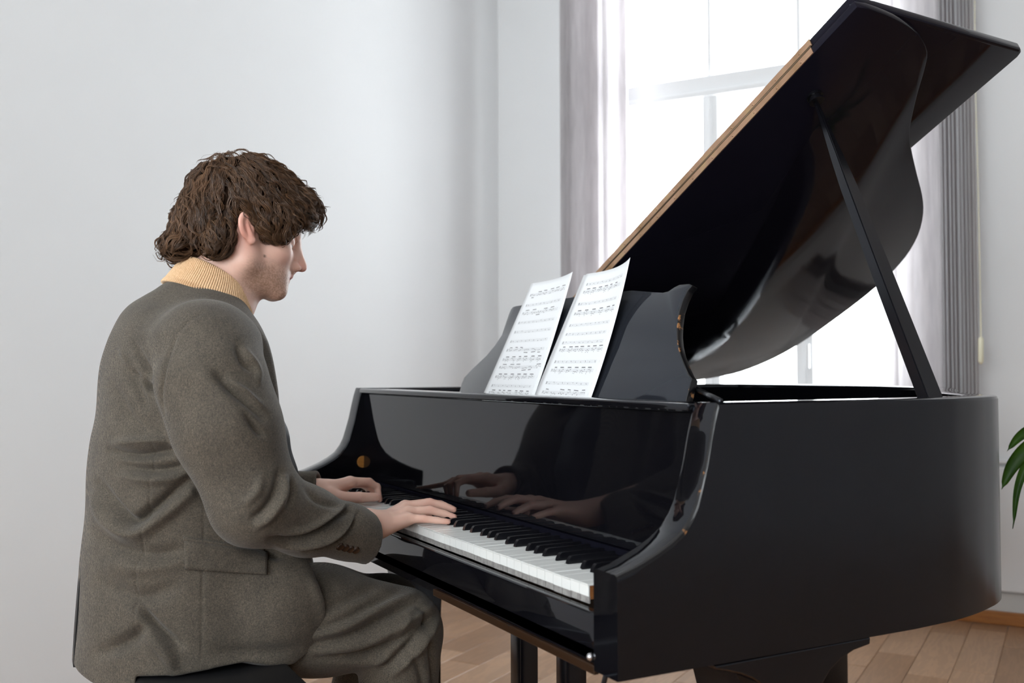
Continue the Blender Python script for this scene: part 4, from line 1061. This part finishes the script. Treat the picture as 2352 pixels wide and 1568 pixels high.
# finer random drape
Nn = normals(Vj, Qj); ph = Vj@np.array([[14., 9, 21], [23, 17, 11], [31, -12, 27]]).T
Vj = Vj+Nn*(.0012*np.sin(ph[:, 0])*np.sin(ph[:, 1]+1)+.0008*np.sin(ph[:, 2]*1.3))[:, None]
Vj = relax(Vj, Qj, 1, .3)
jacket = netmesh('jacket', Vj, Qj, M_TWEED, person)
from mathutils.bvhtree import BVHTree
def bvh(V, Q): return BVHTree.FromPolygons([Vector(v) for v in V], [tuple(map(int, q)) for q in Q])
TJ0 = bvh(Vj, Qj); TJ = bvh(Vj, Qj[(ons[:, 0][Qj] < .5).all(1)])
def hit(tree, px, py, lift=0):
    d = ray(px, py); d = d/np.linalg.norm(d); loc, nr, _, _ = tree.ray_cast(Vector(CAM), Vector(d))
    if loc is None: return None, None
    return np.array(loc)+np.array(nr)*lift, np.array(nr)
def patch(name, quad, nx, ny, mat, parent, lift, thick, tree, bevel=True):
    """cloth patch bounded by four image corners, laid on the surface"""
    bm = bmesh.new(); rows = []; last = None
    for j in range(ny+1):
        row = []
        for i in range(nx+1):
            u, v = i/nx, j/ny
            x = (quad[0][0]*(1-u)+quad[1][0]*u)*(1-v)+(quad[3][0]*(1-u)+quad[2][0]*u)*v
            y = (quad[0][1]*(1-u)+quad[1][1]*u)*(1-v)+(quad[3][1]*(1-u)+quad[2][1]*u)*v
            p, n_ = hit(tree, x, y, lift*(.35 if j == 0 else 1))
            if p is None: p = last
            last = p; row.append(bm.verts.new(Vector(p)))
        rows.append(row)
    for a, b in zip(rows, rows[1:]):
        for k in range(nx): bm.faces.new((a[k], b[k], b[k+1], a[k+1]))
    bmesh.ops.recalc_face_normals(bm, faces=bm.faces)
    bmesh.ops.solidify(bm, geom=bm.faces[:], thickness=thick)
    return bmobj(name, bm, mat, parent, smooth=True)
patch('pocket_flap', [(424, 1240), (612, 1268), (612, 1321), (424, 1305)], 24, 8, M_TWEED, jacket, .0035, .0028, TJ)
patch('pocket_welt', [(420, 1232), (606, 1259), (606, 1267), (420, 1240)], 24, 2, M_TWEED, jacket, .002, .002, TJ)
bh = plain('horn_button', srgb(52, 34, 22), .2)
for px, py in ((781, 1255), (793, 1258), (805, 1261), (817, 1263)):
    p, n_ = hit(TJ0, px, py, .0012)
    if p is None: continue
    q = Vector((0, 0, 1)).rotation_difference(Vector(n_)).to_matrix().to_4x4(); M = Matrix.Translation(Vector(p))@q
    bm = bmesh.new(); bmesh.ops.create_cone(bm, cap_ends=True, segments=18, radius1=.0074, radius2=.0060, depth=.003, matrix=M)
    bmesh.ops.inset_region(bm, faces=[max(bm.faces, key=lambda f: f.calc_area()*(f.normal.dot(Vector(n_))))], thickness=.0018, depth=-.0008)
    bmobj('cuff_button', bm, bh, jacket, ang=.6)
# the split of the back vent shows the black lining
bm = bmesh.new(); rows = []
for k in range(15):
    f = k/14; y = 1262+f*(1532-1262); x = np.interp(y, [1262, 1350, 1450, 1532], [191, 181, 173, 168]); wdt = 3+6*math.sin(math.pi*min(1, f*1.1+.05))**.5
    a = ay(x, y, YM-.01); b = ay(x+14, y, YM-.01); rows.append([bm.verts.new(Vector(a)), bm.verts.new(Vector(b)), bm.verts.new(Vector(b+np.array([0, .05, 0]))), bm.verts.new(Vector(a+np.array([.002, .05, 0])))])
for a, b in zip(rows, rows[1:]):
    for k in range(4): bm.faces.new((a[k], a[(k+1) % 4], b[(k+1) % 4], b[k]))
bm.faces.new(rows[0]); bm.faces.new(rows[-1][::-1]); bmobj('vent_lining', bm, M_SHIRT, jacket)
# dark shirt past the near sleeve, its black also painting the far lapel's shade
def shirt_sdf(P):
    d = chain(P, [J(545, 900, .80), J(590, 1010, .82), J(612, 1100, .82), J(620, 1200, .80)], [.055, .055, .055, .06], .03)
    return d
Vs, Qs = net(shirt_sdf, (-.50, .62, .60), (-.08, .98, 1.12), .006); netmesh('dark_shirt_and_shaded_lapel', Vs, Qs, M_SHIRT, person)

# trousers and shoes
KR, KL = J(918, 1440, .60), J(885, 1405, .86)
HR_, HL_ = J(560, 1420, .64), J(560, 1410, .85)
def trousers_sdf(P):
    d = ell(P, J(420, 1440, YM), (.150, .200, .10))
    sh = lambda k, a, a2: smin(cone(P, k, a, .078, .066), cone(P, a, a2, .066, .070), .02)
    d = smin(d, chain(P, [HR_, J(740, 1424, .62), KR], [.105, .092, .074], .03), .03)
    aR = np.array([KR[0]+.015, .60, .10]); mR = KR*.5+aR*.5+np.array([-.012, 0, 0])
    d = smin(d, sh(KR+np.array([.0, 0, -.02]), mR, aR), .022)
    e = chain(P, [HL_, J(740, 1405, .86), KL], [.105, .092, .070], .03)
    aL = np.array([KL[0]-.12, .87, .10]); mL = KL*.5+aL*.5
    e = smin(e, sh(KL, mL, aL), .022)
    d = smin(d, e, .02)
    return smax(smax(d, .09-P[:, 2], .004), (.534-P[:, 2]-np.clip((P[:, 0]+.255)*6, 0, 9)).astype(f4), .01)
Vt, Qt = net(trousers_sdf, (-.62, .48, .06), (.14, 1.0, .72), .0048)
Vt = relax(Vt, Qt, 2, .5)
TF = [([(720, 1478), (800, 1462), (880, 1420), (960, 1376)], 12, -.008), ([(715, 1462), (790, 1440), (870, 1400), (950, 1365)], 11, .006), ([(740, 1498), (830, 1480), (920, 1440), (990, 1395)], 10, .006),
      ([(730, 1512), (830, 1505), (910, 1470), (985, 1420)], 11, -.008), ([(740, 1440), (800, 1420), (860, 1385), (920, 1352)], 12, -.005), ([(735, 1400), (800, 1375), (860, 1350)], 14, -.004),
      ([(880, 1530), (920, 1500), (965, 1450), (1000, 1410)], 10, -.008), ([(900, 1552), (935, 1520), (980, 1470), (1004, 1430)], 9, .007), ([(905, 1475), (930, 1440), (940, 1400)], 10, .004),
      ([(960, 1390), (985, 1420), (985, 1460)], 10, -.005), ([(940, 1500), (965, 1540), (975, 1600)], 9, -.005), ([(985, 1470), (995, 1530), (1000, 1600)], 8, -.005), ([(800, 1520), (870, 1518), (900, 1505)], 9, .005)]
Vt = folds(Vt, Qt, [(a, b*.8, c*1.7) for a, b, c in TF])
netmesh('trousers', Vt, Qt, M_TROUSER, person)
M_SHOE = plain('black_shoe_leather', (.01, .01, .011, 1), .25)
for kx, ky in ((KR[0]+.015, .60), (KL[0]-.12, .87)):
    fs = lambda P: smax(smin(ell(P, (kx+.10, ky, .045), (.085, .045, .045)), ell(P, (kx-.005, ky, .06), (.06, .038, .06)), .04), .006-P[:, 2], .003)
    Vh, Qh = net(fs, (kx-.10, ky-.07, -.01), (kx+.22, ky+.07, .15), .005); netmesh('shoe', Vh, Qh, M_SHOE, person)

# ribbed roll-neck collar
kn = MT('tan_rib_knit'); co = kn.coord(); nz = kn.noise(co, 300, 3, .6)
rp = kn.ramp(nz, 'Fac', [(.3, srgb(208, 170, 128)), (.7, srgb(232, 198, 158))]); kn.l(rp, 'Color', kn.b, 'Base Color'); kn.set(Roughness=.9); kn.b.inputs['Sheen Weight'].default_value = .3; kn.bump(nz, 'Fac', .4, .0008)
def ring(back, front, wy, lift=0):
    b = ay(*back, YM); f = ay(*front, YM); return (b+f)/2, (f-b)/2, wy
R0 = ring((420, 588), (573, 686), .062); R1 = ring((402, 610), (578, 712), .070); R2_ = ring((382, 634), (577, 742), .080); R3 = ring((373, 646), (577, 756), .088); R4 = ring((392, 648), (564, 752), .078); RI = ring((430, 600), (566, 690), .054); RJ = ring((410, 650), (560, 730), .066)
prof = [RI, R0, R1, R2_, R3, R4, RJ]
NR = 124; NS = NR*6; bm = bmesh.new(); rows = []
PR = []
ts = np.linspace(0, len(prof)-1, 34)
for t in ts:
    i = min(int(t), len(prof)-2); f = t-i
    i0, i1, i2, i3 = max(i-1, 0), i, i+1, min(i+2, len(prof)-1)
    def cat(k): 
        g_ = [np.atleast_1d(prof[j][k]) for j in (i0, i1, i2, i3)]
        return .5*((2*g_[1])+(-g_[0]+g_[2])*f+(2*g_[0]-5*g_[1]+4*g_[2]-g_[3])*f*f+(-g_[0]+3*g_[1]-3*g_[2]+g_[3])*f**3)
    c, hv, wy = cat(0), cat(1), float(cat(2)[0]); rib = .0011*min(1, max(0, (t-.6)*2))*(1 if t < 5 else max(0, 1-(t-5)))
    if 3.2 < t < 5: rib *= 1.7
    row = []
    for k in range(NS):
        a = k/NS*math.tau; e = hv*math.cos(a)+np.array([0, wy*math.sin(a), 0]); L = np.linalg.norm(e); sw = .012*math.sin(a)**2
        e = e*(1+(rib*math.cos(a*NR))/L); row.append(bm.verts.new(Vector(c+e+np.array([0, 0, sw*.6]))))
    rows.append(row)
for a, b in zip(rows, rows[1:]):
    for k in range(NS): bm.faces.new((a[k], a[(k+1) % NS], b[(k+1) % NS], b[k]))
bmobj('roll_neck', bm, kn.m, person, smooth=True)
# ------------------------------------------------------------------ hair: dark cap plus wavy locks of strands
def env(q, grow=0.0):
    s = q.copy(); s[:, 1] = np.abs(s[:, 1])
    d = ell(q, (-.006, 0, .068), (.108+grow, .088+grow, .090+grow))
    d = smin(d, ell(q, (.078, -.004, .080), (.060+grow, .062+grow, .047+grow)), .02)
    d = smin(d, ell(q, (-.080, 0, .000), (.042+grow, .066+grow, .064+grow)), .025)
    d = smin(d, ell(q, (-.100, 0, -.052), (.028+grow, .052+grow, .024+grow)), .014)
    d = smin(d, ell(s, (.040, .060, .042), (.044+grow, .030+grow, .040+grow)), .015)
    d = smin(d, ell(s, (-.045, .062, -.022), (.026+grow, .026+grow, .036+grow)), .014)
    return d
FX_ = [-.14, -.05, -.032, -.027, -.020, -.010, .000, .030, .060, .080, .100, .125, .16]
FZ_ = [-.088, -.070, -.062, .034, .024, .006, -.003, -.006, .006, .020, .034, .050, .07]
def upmin(q):
    side = np.interp(q[:, 0], FX_, FZ_); mid = np.interp(q[:, 0], [-.14, -.06, 0, .06, .09, .14], [-.088, -.074, -.02, .05, .060, .066])
    t = np.clip((np.abs(q[:, 1])-.025)/.03, 0, 1); return mid*(1-t)+side*t
def under(q): return (q[:, 0] < -.026+(.034-q[:, 2])*.46) & (q[:, 0] > -.06) & (q[:, 2] < .04) & (q[:, 2] > -.056) & (np.abs(q[:, 1]) > .04)
def cap_sdf(P):
    q = hl(P); d = env(q, -.006); mk = np.where(under(q), -.01, upmin(q)+.007-q[:, 2]); return smax(d, mk.astype(f4), .006)
Vc, Qc = net(cap_sdf, HO-np.array([.19, .12, .15]), HO+np.array([.21, .12, .20]), .0034)
hr = np.random.default_rng(21)
noi = lambda v, s, k: np.sin(v[..., 0]*s+k)*np.sin(v[..., 1]*s*1.3+k*2)*np.sin(v[..., 2]*s*.9+k*3)
Nc = normals(Vc, Qc); qc = hl(Vc.astype(f4)).astype(float); Vc = Vc+Nc*(.0015*noi(qc, 150, 1.0))[:, None]
hm = MT('brown_hair'); at = hm.n('ShaderNodeAttribute'); at.attribute_name = 'pigment'; hm.l(at, 'Color', hm.b, 'Base Color'); hm.set(Roughness=.40); hm.b.inputs['Specular IOR Level'].default_value = .55
capm = plain('dark_hair_roots', srgb(36, 25, 18), 1.0); capm.node_tree.nodes['Principled BSDF'].inputs['Specular IOR Level'].default_value = .05
hair = netmesh('hair', Vc, Qc, capm, person, np.tile(np.array(srgb(38, 26, 18)[:3]), (len(Vc), 1)))
def grad(q, e=.001):
    g_ = np.zeros_like(q)
    for k in range(3):
        a = q.copy(); a[:, k] += e; b = q.copy(); b[:, k] -= e; g_[:, k] = env(a.astype(f4))-env(b.astype(f4))
    return g_/(np.linalg.norm(g_, axis=1)[:, None]+1e-9)
def locks(n, steps, step, lvl, nst, spread, seed, wav=1.0, crown=(-.050, .010, .145), region=None, thick=.00042, free=False):
    r = np.random.default_rng(seed)
    q = r.normal(size=(n*6, 3)); q /= np.linalg.norm(q, axis=1)[:, None]; q = q*np.array([.11, .09, .10])+np.array([-.006, 0, .045])
    for _ in range(12):
        d = env(q.astype(f4)).astype(float); q = q-grad(q)*(d-lvl)[:, None]*.8
    ok = (q[:, 2] > upmin(q)+.012) | under(q) | free
    if region is not None: ok &= region(q)
    q = q[ok][:n]; n = len(q)
    L0 = r.uniform(.6, 1.0, n); ph = r.uniform(0, 6.28, n); lam = r.uniform(.032, .058, n); A = r.uniform(.0022, .0058, n)*wav
    lv = lvl+r.uniform(-.004, .003, n); bias = r.normal(0, .28, n)
    path = [q.copy()]; nr_ = [grad(q)]; lat_ = []; alive = np.ones(n, bool); cnt_ = np.zeros(n, int)
    down = np.array([math.sin(T), 0, -math.cos(T)])
    for s in range(steps):
        g_ = grad(q); rad = q-np.array(crown); rad /= np.linalg.norm(rad, axis=1)[:, None]
        back = np.clip((-q[:, 0]-.01)/.05, 0, 1)[:, None]; topf = np.clip((q[:, 2]-.085)/.05, 0, 1)[:, None]
        fl = rad*1.0+down*(.85*(1-topf))+np.array([.55, 0, 0])*(1-back)*(.45+.8*topf)
        low = np.clip((-.03-q[:, 2])/.03, 0, 1)[:, None]*back; fl = fl+np.array([-1.5, 0, .1])*low
        # loop of hair sweeping back round the temple
        tem = np.exp(-((q[:, 0]-.035)/.025)**2-((q[:, 2]-.045)/.022)**2)[:, None]; fl = fl+np.array([-.5, 0, -.6])*tem
        fl = fl-g_*(fl*g_).sum(1)[:, None]; fl /= np.linalg.norm(fl, axis=1)[:, None]+1e-9
        lat = np.cross(g_, fl); fl = fl+lat*(bias+.25*np.sin(q[:, 0]*60+q[:, 2]*45+s*.2))[:, None]; fl /= np.linalg.norm(fl, axis=1)[:, None]
        lat = np.cross(g_, fl); lat_.append(lat)
        q = q+fl*step; d = env(q.astype(f4)).astype(float); tip = (s/steps)
        q = q-grad(q)*(d-lv-(.003*tip))[:, None]*.7
        alive &= ((q[:, 2] > upmin(q)-.004-r.uniform(0, .008, n)) | under(q) | free) & (s < steps*L0); cnt_ += alive
        path.append(q.copy()); nr_.append(g_)
    lat_.append(lat_[-1]); path = np.stack(path, 1); nr_ = np.stack(nr_, 1); lat_ = np.stack(lat_, 1)
    Vx, Fx, Cx = [], [], []; k0 = 0
    S_ = np.arange(steps+1)*step
    tone = r.uniform(0, 1, n)
    for i in range(n):
        m = cnt_[i]+1
        if m < 4: continue
        t = np.linspace(0, 1, m)
        wv_ = A[i]*(.35+t)[:, None]; ang = ph[i]+S_[:m]/lam[i]*6.283
        cpath = path[i, :m]+lat_[i, :m]*(np.sin(ang)[:, None]*wv_)+nr_[i, :m]*((np.cos(ang)*.6+.2)[:, None]*wv_)
        c1, c2 = np.array(srgb(46, 32, 23)[:3]), np.array(srgb(124, 90, 62)[:3])
        for j in range(nst):
            a = r.uniform(0, 6.28); rr_ = spread*math.sqrt(r.uniform(0, 1)); prof_ = (1.0-.75*t)[:, None]
            wob = .0007*np.sin(S_[:m]*r.uniform(120, 260)+r.uniform(0, 6))[:, None]
            p = cpath+lat_[i, :m]*(math.cos(a)*rr_*prof_*1.5+wob)+nr_[i, :m]*(math.sin(a)*rr_*prof_*.7)
            mm = m if m < 6 else m-int(r.integers(0, 3)); p = p[:mm]
            w_ = thick*(1-.8*np.linspace(0, 1, mm)**2)[:, None]
            la, no = lat_[i, :mm], nr_[i, :mm]
            ring_ = np.stack([p+la*w_, p-la*w_*.5+no*w_*.87, p-la*w_*.5-no*w_*.87], 1).reshape(-1, 3)
            Vx.append(ring_)
            b = k0+np.arange(mm-1)[:, None]*3
            for e in range(3):
                f_ = np.concatenate([b+e, b+(e+1) % 3, b+3+(e+1) % 3, b+3+e], 1); Fx.append(f_)
            mixv = np.clip(tone[i]*.55+r.uniform(0, .45), 0, 1); Cx.append(np.tile(c1*(1-mixv)+c2*mixv, (len(ring_), 1)))
            k0 += len(ring_)
    Vx = np.concatenate(Vx); Fx = np.concatenate(Fx); Cx = np.concatenate(Cx)
    return HO+Vx[:, :1]*HF+Vx[:, 1:2]*HY+Vx[:, 2:3]*HU, Fx, Cx
def addlocks(*a, **k):
    V_, F_, C_ = locks(*a, **k); o = netmesh('hair_strands', V_, F_, hm.m, person, C_); o['kind'] = 'stuff'; return o
addlocks(640, 20, .0047, -.001, 13, .0040, 31)
addlocks(340, 16, .0044, .002, 11, .0032, 32, wav=1.5)
addlocks(90, 14, .0046, .001, 12, .0036, 51, crown=(-.085, -.03, .14), region=lambda q: (q[:, 2] > .115) & (q[:, 0] > -.06) & (q[:, 0] < .06))
addlocks(130, 14, .0046, .004, 10, .0030, 33, wav=1.8, region=lambda q: (q[:, 0] > .04) & (q[:, 2] > .06))
addlocks(90, 16, .0048, .003, 10, .0030, 34, wav=1.8, region=lambda q: (q[:, 0] < -.05) & (q[:, 2] < .03))
addlocks(80, 10, .0050, .000, 12, .0034, 61, region=lambda q: under(q))
addlocks(46, 9, .0058, .0045, 14, .0034, 41, wav=1.6, free=True, region=lambda q: (np.abs(q[:, 0]-.008) < .018) & (q[:, 2] > .026) & (q[:, 2] < .058) & (np.abs(q[:, 1]) > .06))
addlocks(110, 16, .0045, .006, 1, .004, 35, wav=1.2, thick=.00022)
